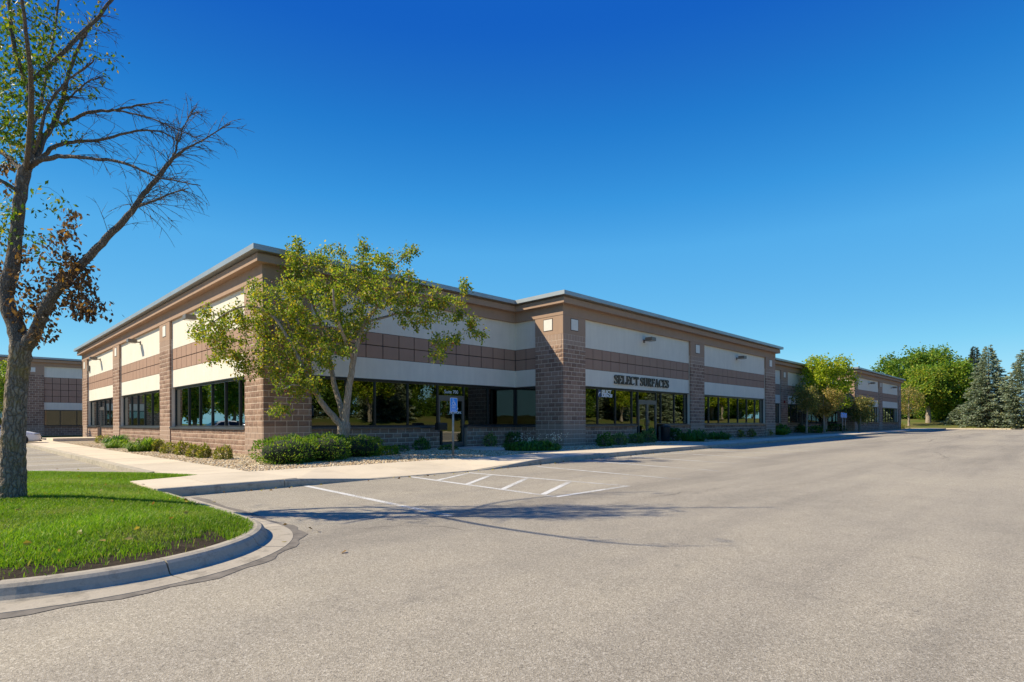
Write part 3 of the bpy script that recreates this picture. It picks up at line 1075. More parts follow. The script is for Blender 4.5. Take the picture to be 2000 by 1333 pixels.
# vertical blinds hung behind two panes
for x0, x1, y in ((9.6, 10.35, 0.55), (4.9, 5.4, 0.55), (66, 71.4, -2.4)):
    for i in range(int((x1 - x0) / 0.11)):
        MB().box(x0 + i * 0.11, x0 + i * 0.11 + 0.085, y, y + 0.012, 0.95, 2.72).build('blind_slat', MAT['interior_column'], B1.root)
# alarm bell and small fittings on the walls
m = MB()
m.box(-0.02, 0.11, 32.55, 32.95, 5.02, 5.42)
m.build('speaker_box', MAT['lamp_bronze'], B1.root)
m = MB()
m.tube([(48.9, -0.02, 2.95), (48.9, -0.12, 2.95)], [0.13, 0.13], 14)
m.build('alarm_bell', MAT['red_bell'], B1.root)

# second building behind the side lot
B2 = Building('office_building', 'shaded brown office building with cream bands behind the white car')
def bay2(u0, u1, mull):
    f = 'N'
    B2.part('stucco_band', f, [(u0, u1, -0.5, -0.12, 5.30, 6.27)], 'cream')
    panels(B2, f, u0, u1, 3.03, 5.30, 4, -0.12, 0.585)
    B2.part('stucco_band', f, [(u0, u1, -0.5, -0.12, 2.37, 3.03)], 'cream')
    wl = B2.part('base_wall', f, [(u0, u1, -0.45, -0.055, -0.2, 0.845)], 'mortar')
    B2.lay(f, u0, u1, -0.1, 0.845, wl, 'rough', d=-0.045)
    window(B2, f, u0, u1, mull, 0.93, 2.37, None)
for a, b in ((-7.6, -6.0), (-2.85, -1.24), (9.2, 11.0)):
    p = B2.part('pillar', 'N', [(a + 0.012, b - 0.012, -0.5, -0.01, -0.2, 5.5)], 'mortar')
    B2.lay('N', a, b, -0.1, 0.95, p, 'smooth')
    B2.lay('N', a, b, 0.95, 5.5, p, 'rough')
    h = B2.part('pillar_head', 'N', [(a, b, -0.5, 0, 5.5, 6.27)], 'brown_trim')
    c = (a + b) / 2
    B2.part('plaque', 'N', [(c - 0.2, c + 0.2, 0.0, 0.015, 5.72, 6.12)], 'plaque', h)
bay2(-6.0, -2.85, [-4.9, -3.9])
bay2(-1.24, 9.2, [-0.1, 1.11, 2.3, 3.6, 4.9, 6.2, 7.5])
B2.finish(120)
P2 = [(-7.6, 70), (-7.6, 46.06), (30, 46.06), (30, 70)]
ring([(-0.3, 6.27), (0.015, 6.27), (0.015, 6.62), (-0.3, 6.62)], P2).build('frieze', MAT['brown_trim'], B2.root)
ring([(-0.3, 6.605), (0.28, 6.605), (0.28, 6.84), (-0.3, 6.88)], P2).build('fascia', MAT['brown_trim'], B2.root)
ring([(-0.3, 6.882), (0.45, 6.882), (0.45, 7.05), (-0.3, 7.06)], P2).build('coping', MAT['coping'], B2.root)
m = MB()
m.box(-7.5, 29.9, 46.3, 69.9, 6.4, 6.55)
m.box(11.0, 30, 46.1, 46.5, -0.2, 6.3)
m.box(-7.6, -7.3, 46.6, 70, -0.2, 6.3)
m.box(-7.3, 29.5, 51, 51.2, 0, 6.3)
m.build('interior_wall', MAT['interior_wall'], B2.root)
MB().prism([(-12, 40.3), (9, 40.3), (9, 46.3), (-12, 46.3)], -0.3, 0.02).build('lawn', MAT['far_grass'], kind='structure', label='strip of lawn in front of the building behind the car')
MB().prism([(-12, 37.6), (6, 37.6), (6, 40.28), (-12, 40.28)], -0.3, -0.02).build('sidewalk', MAT['concrete'], kind='structure', label='concrete walk in front of the lawn strip by the far building')

# ------------------------------------------------------------------ lettering
def stroke_poly(m, pts, ws, y0, y1):
    """variable-width stroke in the x-z plane, extruded in y"""
    L, Rr = [], []
    for i, p in enumerate(pts):
        a = np.array(pts[max(i - 1, 0)])
        b = np.array(pts[min(i + 1, len(pts) - 1)])
        t = (b - a) / (np.linalg.norm(b - a) + 1e-9)
        nn = np.array([-t[1], t[0]]) * ws[i] / 2
        L.append(np.array(p) + nn)
        Rr.append(np.array(p) - nn)
    n = len(pts)
    v = []
    for i in range(n): v += [(L[i][0], y0, L[i][1]), (Rr[i][0], y0, Rr[i][1]), (L[i][0], y1, L[i][1]), (Rr[i][0], y1, Rr[i][1])]
    f = [(0, 1, 3, 2), (4 * n - 4, 4 * n - 2, 4 * n - 1, 4 * n - 3)]
    for i in range(n - 1):
        a, b = 4 * i, 4 * i + 4
        f += [(a, b, b + 1, a + 1), (a + 2, a + 3, b + 3, b + 2), (a, a + 2, b + 2, b), (a + 1, b + 1, b + 3, a + 3)]
    m.add(v, f)
STEM = [('b', .08, .25, 0, 1), ('b', .0, .33, 0, .05), ('b', .0, .33, .95, 1)]
GLY = {
    'S': (.56, [('s', [(.47, .80), (.41, .92), (.28, .965), (.14, .92), (.09, .79), (.15, .66), (.28, .56), (.42, .45), (.50, .30), (.46, .13), (.31, .035), (.14, .07), (.06, .20)], [.05, .06, .08, .12, .16, .19, .21, .20, .17, .12, .08, .06, .05]), ('b', .46, .51, .68, .97), ('b', .03, .08, .03, .32)]),
    'E': (.62, STEM + [('b', .2, .58, .93, 1), ('b', .51, .58, .72, 1), ('b', .2, .44, .475, .545), ('b', .38, .44, .38, .64), ('b', .2, .6, 0, .07), ('b', .53, .6, 0, .28)]),
    'L': (.60, STEM + [('b', .2, .58, 0, .07), ('b', .51, .58, 0, .28)]),
    'C': (.66, [('s', [(.60, .80), (.50, .93), (.36, .965), (.20, .89), (.11, .70), (.09, .5), (.11, .30), (.20, .11), (.36, .035), (.50, .07), (.62, .22)], [.05, .06, .08, .14, .19, .21, .19, .14, .08, .06, .05]), ('b', .57, .62, .66, .97)]),
    'T': (.66, [('b', .24, .41, 0, 1), ('b', .15, .50, 0, .05), ('b', .02, .63, .93, 1), ('b', .02, .08, .72, 1), ('b', .57, .63, .72, 1)]),
    'U': (.68, [('b', .08, .25, .3, 1), ('b', .0, .33, .95, 1), ('b', .53, .60, .3, 1), ('b', .45, .68, .95, 1), ('s', [(.165, .34), (.185, .15), (.28, .055), (.38, .04), (.49, .11), (.565, .34)], [.17, .15, .11, .08, .07, .07])]),
    'R': (.70, STEM + [('s', [(.2, .965), (.40, .955), (.51, .86), (.525, .75), (.47, .60), (.36, .52), (.2, .51)], [.07, .08, .14, .17, .13, .07, .06]), ('s', [(.32, .50), (.45, .28), (.60, .03)], [.10, .17, .17]), ('b', .50, .72, 0, .05)]),
    'F': (.58, STEM + [('b', .2, .56, .93, 1), ('b', .49, .56, .72, 1), ('b', .2, .44, .475, .545), ('b', .38, .44, .38, .64)]),
    'A': (.72, [('s', [(.34, 1.0), (.10, .02)], [.07, .07]), ('s', [(.34, 1.0), (.60, .02)], [.18, .18]), ('b', .2, .5, .29, .36), ('b', .0, .22, 0, .05), ('b', .46, .74, 0, .05)]),
}
def letters(parent, word, x0, x1, z0, h, yw, mat):
    adv = [GLY[c][0] + 0.05 for c in word]
    k = (x1 - x0) / (sum(adv) - 0.05)
    x = x0
    for c, a in zip(word, adv):
        m = MB()
        for i, s in enumerate(GLY[c][1]):
            y0, y1 = yw - 0.075 - 0.0012 * i, yw - 0.02 + 0.0006 * i
            if s[0] == 'b': m.box(x + s[1] * k, x + s[2] * k, y0, y1, z0 + s[3] * h, z0 + s[4] * h)
            else: stroke_poly(m, [(x + p[0] * k, z0 + p[1] * h) for p in s[1]], [w * (k + h) / 2 for w in s[2]], y0, y1)
        m.build('letter', MAT[mat], parent)
        x += a * k
sg = thing('lettering_sign', 'dark bronze serif letters reading SELECT SURFACES on the cream band over the entrance', 'sign')
letters(sg, 'SELECT', 16.17, 18.43, 3.0, 0.45, -2.88, 'letter_bronze')
letters(sg, 'SURFACES', 18.60, 21.62, 3.0, 0.45, -2.88, 'letter_bronze')

def text(parent, s, size, M, mat, name='lettering', align='LEFT', extrude=0.0015, shear=0.0, bold=0.0):
    cu = bpy.data.curves.new('text', 'FONT')
    cu.body = s
    cu.size = size
    cu.align_x = align
    cu.extrude = extrude
    cu.shear = shear
    cu.offset = bold
    tmp = bpy.data.objects.new('tmp', cu)
    col.objects.link(tmp)
    dg = bpy.context.evaluated_depsgraph_get()
    me = bpy.data.meshes.new_from_object(tmp.evaluated_get(dg))
    bpy.data.objects.remove(tmp)
    me.materials.clear()
    me.materials.append(MAT[mat])
    o = obj(name, me, parent, kind='stuff')
    o.matrix_local = M
    return o
def tmat(face, u, d, z):                # text facing outward on a wall
    return fmat(face, u, d, z) @ Matrix.Rotation(PI / 2, 4, 'X')
wd = thing('window_sign', 'blue and white window decal reading SELECT SURFACES beside the entrance', 'sign')
fbox(MB(), 'F1', 15.03, 15.27, -0.262, -0.258, 2.30, 2.67).build('backing', MAT['decal_blue'], wd)
m = MB()
stroke_poly(m, [(15.06, 2.36), (15.09, 2.47), (15.16, 2.53), (15.24, 2.55)], [0.03, 0.05, 0.05, 0.02], -3.0 + 0.255, -3.0 + 0.250)
m.build('emblem', MAT['decal_white'], wd)
text(wd, 'SELECT', 0.25, tmat('F1', 15.33, -0.254, 2.49), 'decal_white', bold=0.010, shear=0.15)
text(wd, 'SURFACES', 0.20, tmat('F1', 15.33, -0.254, 2.325), 'decal_white', bold=0.008, shear=0.15)
text(B1.root, 'Suite 700', 0.21, tmat('F0', 7.86, -0.255, 2.36), 'decal_white', name='suite_lettering')
text(B1.root, 'PEER', 0.16, tmat('F0', 8.30, -0.235, 1.62), 'decal_white', name='door_lettering', bold=0.006)
text(B1.root, 'NETWORK', 0.135, tmat('F0', 8.13, -0.235, 1.47), 'decal_white', name='door_lettering', bold=0.005)
# sign plates on the far wing
o = thing('wall_sign', 'small dark name plates on the cream band of the far wing', 'sign')
fbox(MB(), 'F3', 66.9, 68.0, -0.118, -0.09, 2.98, 3.42).build('plate', MAT['letter_bronze'], o)
fbox(MB(), 'F3', 65.6, 66.7, -0.118, -0.09, 2.98, 3.42).build('plate', MAT['letter_bronze'], o)

# ------------------------------------------------------------------ wall lamps
def wall_lamp(face, u, z, label):
    p = fp(face, u, -0.12)
    t = thing('wall_lamp', label, 'lamp', group='wall lamps on the cream band')
    m = MB()
    fbox(m, face, u - 0.08, u + 0.08, -0.12, -0.09, z - 0.16, z + 0.02)
    m.build('wall_plate', MAT['lamp_bronze'], t)
    m = MB()
    fbox(m, face, u - 0.04, u + 0.04, -0.09, 0.12, z - 0.07, z - 0.01)
    m.build('arm', MAT['lamp_bronze'], t)
    m = MB()
    h = fbox(m, face, u - 0.22, u + 0.22, 0.08, 0.50, z - 0.11, z + 0.09).build('housing', MAT['lamp_bronze'], t)
    bev(h, 0.02, 2)
    fbox(MB(), face, u - 0.17, u + 0.17, 0.13, 0.45, z - 0.122, z - 0.108).build('lens', MAT['lamp_lens'], t)
    return t
wall_lamp('F1', 19.05, 5.50, 'box wall lamp above the SELECT SURFACES letters')
wall_lamp('F1', 31.1, 5.50, 'box wall lamp in the second bay right of the entrance')
wall_lamp('L', 6.9, 5.50, 'sunlit wall lamp half hidden by the crabapple leaves')
wall_lamp('L', 17.2, 5.60, 'sunlit wall lamp in the middle bay of the side wall')
wall_lamp('L', 28.6, 5.60, 'sunlit wall lamp in the farthest bay of the side wall')
wall_lamp('F3', 68.3, 5.50, 'wall lamp in the nearer bay of the far wing')
wall_lamp('F3', 80.2, 5.50, 'wall lamp in the last bay of the far wing')

# ------------------------------------------------------------------ parking signs, mailbox, bin
def parking_sign(loc, rz, label, back=False):
    t = thing('parking_sign', label, 'sign', loc, rz, group='accessible parking signs')
    m = MB()
    m.tube([(0, 0, -0.1), (0, 0, 1.86)], [0.034, 0.034], 12)
    m.build('post', MAT['galvanised'], t, smooth=True)
    def rr(w, h, r, zc, y0, y1, mat, name, par):
        pts = []
        for cx, cz, a0 in ((w / 2 - r, h / 2 - r, 0), (-w / 2 + r, h / 2 - r, 90), (-w / 2 + r, -h / 2 + r, 180), (w / 2 - r, -h / 2 + r, 270)):
            for a in (0, 30, 60, 90): pts.append((cx + r * math.cos(R(a0 + a)), cz + r * math.sin(R(a0 + a))))
        n = len(pts)
        v = [(p[0], y0, zc + p[1]) for p in pts] + [(p[0], y1, zc + p[1]) for p in pts]
        f = [tuple(range(n - 1, -1, -1))[::-1], tuple(range(n, 2 * n))[::-1]] + [(i, (i + 1) % n, n + (i + 1) % n, n + i) for i in range(n)]
        return MB().add(v, f).build(name, MAT[mat], par)
    pl = rr(0.31, 0.46, 0.03, 1.68, -0.038, -0.041, 'sign_white', 'plate', t)
    rr(0.285, 0.435, 0.02, 1.68, -0.0415, -0.0425, 'sign_blue', 'face', pl)
    m = MB()
    y0, y1 = -0.0430, -0.0440
    stroke_poly(m, [(-0.012 + 0.055 * math.cos(a), 1.735 + 0.055 * math.sin(a)) for a in np.linspace(R(140), R(380), 14)], [0.016] * 14, y0, y1)
    stroke_poly(m, [(-0.035, 1.84), (-0.028, 1.765), (0.04, 1.757), (0.068, 1.69), (0.09, 1.694)], [0.02] * 5, y0 - 0.0015, y1 - 0.0015)
    stroke_poly(m, [(-0.03, 1.805), (0.03, 1.802)], [0.014] * 2, y0 - 0.003, y1 - 0.003)
    stroke_poly(m, [(-0.05, 1.863), (-0.02, 1.863)], [0.03, 0.03], y0, y1)
    m.build('wheelchair_symbol', MAT['sign_white'], pl)
    m = MB()
    for z, w in ((1.640, 0.20), (1.600, 0.16), (1.570, 0.20), (1.495, 0.18)):
        x = -w / 2
        while x < w / 2 - 0.02:
            L = random.uniform(0.02, 0.05)
            m.box(x, min(x + L, w / 2), -0.0436, -0.0428, z, z + 0.018)
            x += L + 0.012
    m.box(-0.14, 0.14, -0.0436, -0.0428, 1.535, 1.540)
    m.build('sign_text', MAT['sign_white'], pl)
    return t
parking_sign((4.20, -4.80, -0.03), 0.0, 'blue accessible parking sign on a post in the gravel by the suite door')
parking_sign((51.6, -4.3, -0.03), R(-65), 'narrow edge-on parking sign before the yellow-green trees')
parking_sign((55.4, -3.6, -0.03), R(-25), 'small distant blue parking sign right of the yellow-green trees')

p = (7.05, -0.55)
t = thing('mailbox', 'black mailbox on a black post left of the suite door', 'mailbox', (p[0], p[1], -0.03))
o = MB().box(-0.045, 0.045, -0.045, 0.045, -0.1, 0.78).build('post', MAT['black_plastic'], t)
m = MB()
prof = [(-0.13, 0.80), (0.13, 0.80), (0.13, 1.04)] + [(0.13 * math.cos(a), 1.04 + 0.06 * math.sin(a)) for a in np.linspace(0.2, PI - 0.2, 7)] + [(-0.13, 1.04)]
n = len(prof)
m.add([(-0.23, q[0], q[1]) for q in prof] + [(0.23, q[0], q[1]) for q in prof], [tuple(range(n)), tuple(range(2 * n - 1, n - 1, -1))] + [(i, n + i, n + (i + 1) % n, (i + 1) % n) for i in range(n)])
bx = m.build('box', MAT['black_plastic'], t)
MB().box(-0.20, 0.20, -0.142, -0.130, 0.84, 1.02).build('door', MAT['black_plastic'], bx)

p = (19.98, -3.62)
t = thing('litter_bin', 'black litter bin with a flared lid by the double glass doors', 'bin', (p[0], p[1], 0.0))
m = MB()
m.tube([(0, 0, 0.0), (0, 0, 0.02), (0, 0, 0.74), (0, 0, 0.78)], [0.21, 0.235, 0.255, 0.26], 20)
m.build('body', MAT['black_plastic'], t, smooth=True)
m = MB()
m.tube([(0, 0, 0.785), (0, 0, 0.82), (0, 0, 0.86), (0, 0, 0.90)], [0.30, 0.31, 0.25, 0.10], 20)
m.build('lid', MAT['black_plastic'], t, smooth=True)
m = MB()
m.tube([(0, 0, 0.895), (0, 0, 0.93)], [0.035, 0.03], 8)
m.build('knob', MAT['galvanised'], t)

# ------------------------------------------------------------------ white car in the left lot
def car(loc, rz):
    plain('car_white', (0.72, 0.73, 0.74), 0.22)
    plain('car_glass', (0.015, 0.018, 0.02), 0.05)
    plain('tyre', (0.012, 0.012, 0.012), 0.8)
    plain('rim', (0.45, 0.46, 0.47), 0.3, 0.8)
    plain('headlamp', (0.35, 0.36, 0.37), 0.1)
    t = thing('parked_car', 'white sedan parked nose-in behind the big tree trunk', 'car', loc, rz)
    # stations along the car, nose at x=0, tail at x=-4.75: (x, half width, bottom, shoulder, top, half width of the roof)
    ST = [(0.00, 0.55, 0.30, 0.52, 0.55, 0.45), (-0.08, 0.70, 0.22, 0.62, 0.66, 0.58), (-0.35, 0.84, 0.18, 0.70, 0.77, 0.66), (-0.9, 0.89, 0.18, 0.80, 0.88, 0.70),
          (-1.35, 0.90, 0.18, 0.86, 0.96, 0.70), (-1.75, 0.905, 0.18, 0.89, 1.18, 0.64), (-2.15, 0.91, 0.18, 0.90, 1.38, 0.60), (-2.7, 0.91, 0.18, 0.91, 1.45, 0.59),
          (-3.2, 0.91, 0.18, 0.92, 1.42, 0.58), (-3.7, 0.90, 0.19, 0.94, 1.26, 0.60), (-4.1, 0.88, 0.21, 0.95, 1.06, 0.66), (-4.5, 0.84, 0.26, 0.92, 1.02, 0.66), (-4.72, 0.72, 0.34, 0.80, 0.94, 0.58), (-4.76, 0.60, 0.40, 0.70, 0.80, 0.50)]
    v, f = [], []
    for x, w, zb, zs, zt, wr in ST:
        ringp = [(-w * 0.86, zb), (-w, zb + 0.12), (-w * 1.01, (zb + zs) / 2), (-w * 0.97, zs), (-wr, zt - 0.03), (-wr * 0.6, zt), (0, zt + 0.01),
                 (wr * 0.6, zt), (wr, zt - 0.03), (w * 0.97, zs), (w * 1.01, (zb + zs) / 2), (w, zb + 0.12), (w * 0.86, zb)]
        v += [(x, a, b) for a, b in ringp]
    k = 13
    for i in range(len(ST) - 1):
        for q in range(k):
            r = (q + 1) % k
            f.append((i * k + q, i * k + r, (i + 1) * k + r, (i + 1) * k + q))
    f.append(tuple(range(k - 1, -1, -1)))
    f.append(tuple(range((len(ST) - 1) * k, len(ST) * k)))
    body = MB().add(v, f).build('body', MAT['car_white'], t, smooth=True)
    sm = body.modifiers.new('sub', 'SUBSURF')
    sm.levels = sm.render_levels = 2
    def glass(name, quad):
        MB().add(quad, [tuple(range(len(quad)))]).build(name, MAT['car_glass'], t)
    glass('windscreen', [(-1.33, -0.68, 0.98), (-1.33, 0.68, 0.98), (-2.08, 0.56, 1.40), (-2.08, -0.56, 1.40)])
    glass('rear_window', [(-4.08, 0.60, 1.10), (-4.08, -0.60, 1.10), (-3.40, -0.54, 1.40), (-3.40, 0.54, 1.40)])
    for s in (-1, 1):
        glass('side_window', [(-1.62, s * 0.855, 0.96), (-2.62, s * 0.86, 0.97), (-2.62, s * 0.665, 1.36), (-2.18, s * 0.685, 1.33)])
        glass('side_window', [(-2.70, s * 0.86, 0.97), (-3.62, s * 0.855, 0.99), (-3.35, s * 0.70, 1.31), (-2.70, s * 0.665, 1.37)])
        for wx in (-0.95, -3.75):
            w = thing('wheel', '', 'w', (wx, s * 0.80, 0.33))
            del w['label'], w['category']
            w.parent = t
            m = MB()
            m.tube([(0, -0.11, 0), (0, -0.09, 0), (0, 0.09, 0), (0, 0.11, 0)], [0.30, 0.33, 0.33, 0.30], 28)
            m.build('tyre', MAT['tyre'], w, smooth=False)
            m = MB()
            m.tube([(0, s * 0.105, 0), (0, s * 0.118, 0)], [0.215, 0.20], 28)
            for a in range(5):
                an = 2 * PI * a / 5
                m.tube([(0.05 * math.cos(an), s * 0.12, 0.05 * math.sin(an)), (0.19 * math.cos(an), s * 0.125, 0.19 * math.sin(an))], [0.03, 0.022], 6)
            m.build('rim', MAT['rim'], w)
        m = MB()
        m.ellipsoid((-0.27, s * 0.70, 0.655), (0.20, 0.10, 0.065), 14, 8)
        m.build('headlight', MAT['headlamp'], t, smooth=True)
        m = MB()
        m.ellipsoid((-1.72, s * 0.99, 0.98), (0.07, 0.10, 0.065), 12, 8)
        m.build('mirror', MAT['car_white'], t, smooth=True)
        m = MB()
        m.ellipsoid((-4.62, s * 0.70, 0.80), (0.09, 0.12, 0.07), 12, 8)
        m.build('tail_light', MAT['red_bell'], t, smooth=True)
    MB().box(-0.06, 0.012, -0.48, 0.48, 0.34, 0.46).build('grille', MAT['black_plastic'], t)
    MB().box(-0.10, 0.005, -0.60, 0.60, 0.235, 0.30).build('air_intake', MAT['black_plastic'], t)
    return t
car((-3.50, 24.0, ZA), 0.0)

# ------------------------------------------------------------------ vegetation helpers
def nrm(a): return a / (np.linalg.norm(a, axis=-1, keepdims=True) + 1e-9)

def leaf_cloud(m, P, axis, size, pal, weights, aspect=0.42, fold=0.25, bright=0.18):
    """one folded quad for each leaf"""
    n = len(P)
    axis = nrm(axis)
    rnd = nrm(rng.normal(size=(n, 3)) + np.array([0, 0, 0.6]))
    side = nrm(np.cross(axis, rnd))
    up = np.cross(side, axis)
    L = np.asarray(size).reshape(-1, 1) * np.ones((n, 1))
    w = L * aspect
    v = np.empty((n, 4, 3))
    v[:, 0] = P
    v[:, 1] = P + axis * L * 0.5 + side * w + up * w * fold
    v[:, 2] = P + axis * L
    v[:, 3] = P + axis * L * 0.5 - side * w + up * w * fold
    ci = rng.choice(len(pal), n, p=np.array(weights) / np.sum(weights))
    c = np.array(pal)[ci] * (1 + rng.uniform(-bright, bright, (n, 1)))
    base = m.n
    idx = np.arange(n * 4).reshape(n, 4) + base
    m.v.append(v.reshape(-1, 3))
    m.fa.append(idx)
    m.c.append(np.repeat(c, 4, axis=0))
    m.n += n * 4

def sample_blob(b, n, shell=0.5):
    c, r = np.array(b[0]), np.array(b[1])
    d = nrm(rng.normal(size=(n, 3)))
    rad = rng.uniform(shell ** 3, 1, (n, 1)) ** (1 / 3)
    return c + d * r * rad

def smooth_path(pts, rad, sub=4):
    """Catmull-Rom through the points"""
    P = np.array(pts, float)
    Rd = np.array(rad, float)
    n = len(P)
    o, ro = [], []
    for i in range(n - 1):
        p0, p1, p2, p3 = P[max(i - 1, 0)], P[i], P[i + 1], P[min(i + 2, n - 1)]
        for k in range(sub):
            t = k / sub
            o.append(0.5 * ((2 * p1) + (-p0 + p2) * t + (2 * p0 - 5 * p1 + 4 * p2 - p3) * t * t + (-p0 + 3 * p1 - 3 * p2 + p3) * t ** 3))
            ro.append(Rd[i] * (1 - t) + Rd[i + 1] * t)
    o.append(P[-1])
    ro.append(Rd[-1])
    return o, ro

class Wood:
    def __init__(self):
        self.m = MB()
        self.nodes, self.nr = [], []
    def limb(self, pts, rad, n=8, sub=4, wob=0.0):
        p, r = smooth_path(pts, rad, sub)
        if wob: p = [q + rng.normal(size=3) * wob for q in p]
        self.m.tube(p, r, n)
        self.nodes += list(p)
        self.nr += list(r)
        return p
    def grow(self, targets, r0=0.018, r1=0.004, sag=0.10, n=4, steps=6, twist=0.08, lift=0.25, keep=True):
        """join every target to the nearest wood already there; returns the twig paths"""
        T = np.array(targets)
        N = np.array(self.nodes)
        d = np.min(np.linalg.norm(T[:, None] - N[None], axis=2), axis=1)
        paths = []
        for i in np.argsort(d):
            t = T[i]
            N = np.array(self.nodes)
            dv = t - N
            dd = np.linalg.norm(dv, axis=1) * (1 + 0.6 * np.maximum(0, -dv[:, 2] / (np.linalg.norm(dv, axis=1) + 1e-6)))
            j = int(np.argmin(dd))
            a = N[j]
            L = np.linalg.norm(t - a)
            if L < 0.05: continue
            ra = min(self.nr[j] * 0.75, max(r0 * min(1.0, L / 0.8), r1 * 1.3))
            mid = (a + t) / 2 + np.array([0, 0, lift * L * 0.4]) + rng.normal(size=3) * twist * L
            path, rr = [], []
            for k in range(steps + 1):
                s = k / steps
                q = (1 - s) ** 2 * a + 2 * s * (1 - s) * mid + s * s * t
                q = q + rng.normal(size=3) * 0.012 * L * (0 < k)
                path.append(q)
                rr.append(ra * (1 - s) + r1 * s)
            self.m.tube(path, rr, n, cap=False)
            if keep:
                self.nodes += path[1:]
                self.nr += rr[1:]
            paths.append(path)
        return paths

def leaves_on(m, paths, per, size, pal, wts, spread=0.10, droop=0.5, start=0.25, aspect=0.42):
    T = np.array(paths)                                   # twigs, steps, xyz
    n = len(T) * per
    ti = np.repeat(np.arange(len(T)), per)
    k = T.shape[1]
    u = rng.uniform(start, 1.0, n) * (k - 1)
    i = np.minimum(u.astype(int), k - 2)
    fr = (u - i)[:, None]
    P = T[ti, i] * (1 - fr) + T[ti, i + 1] * fr + rng.normal(size=(n, 3)) * spread
    A = nrm(rng.normal(size=(n, 3))) * 0.9 + nrm(T[ti, -1] - T[ti, 0]) * 0.4 + np.array([0, 0, -droop])
    S = size * rng.uniform(0.65, 1.25, n)
    leaf_cloud(m, P, A, S, pal, wts, aspect)

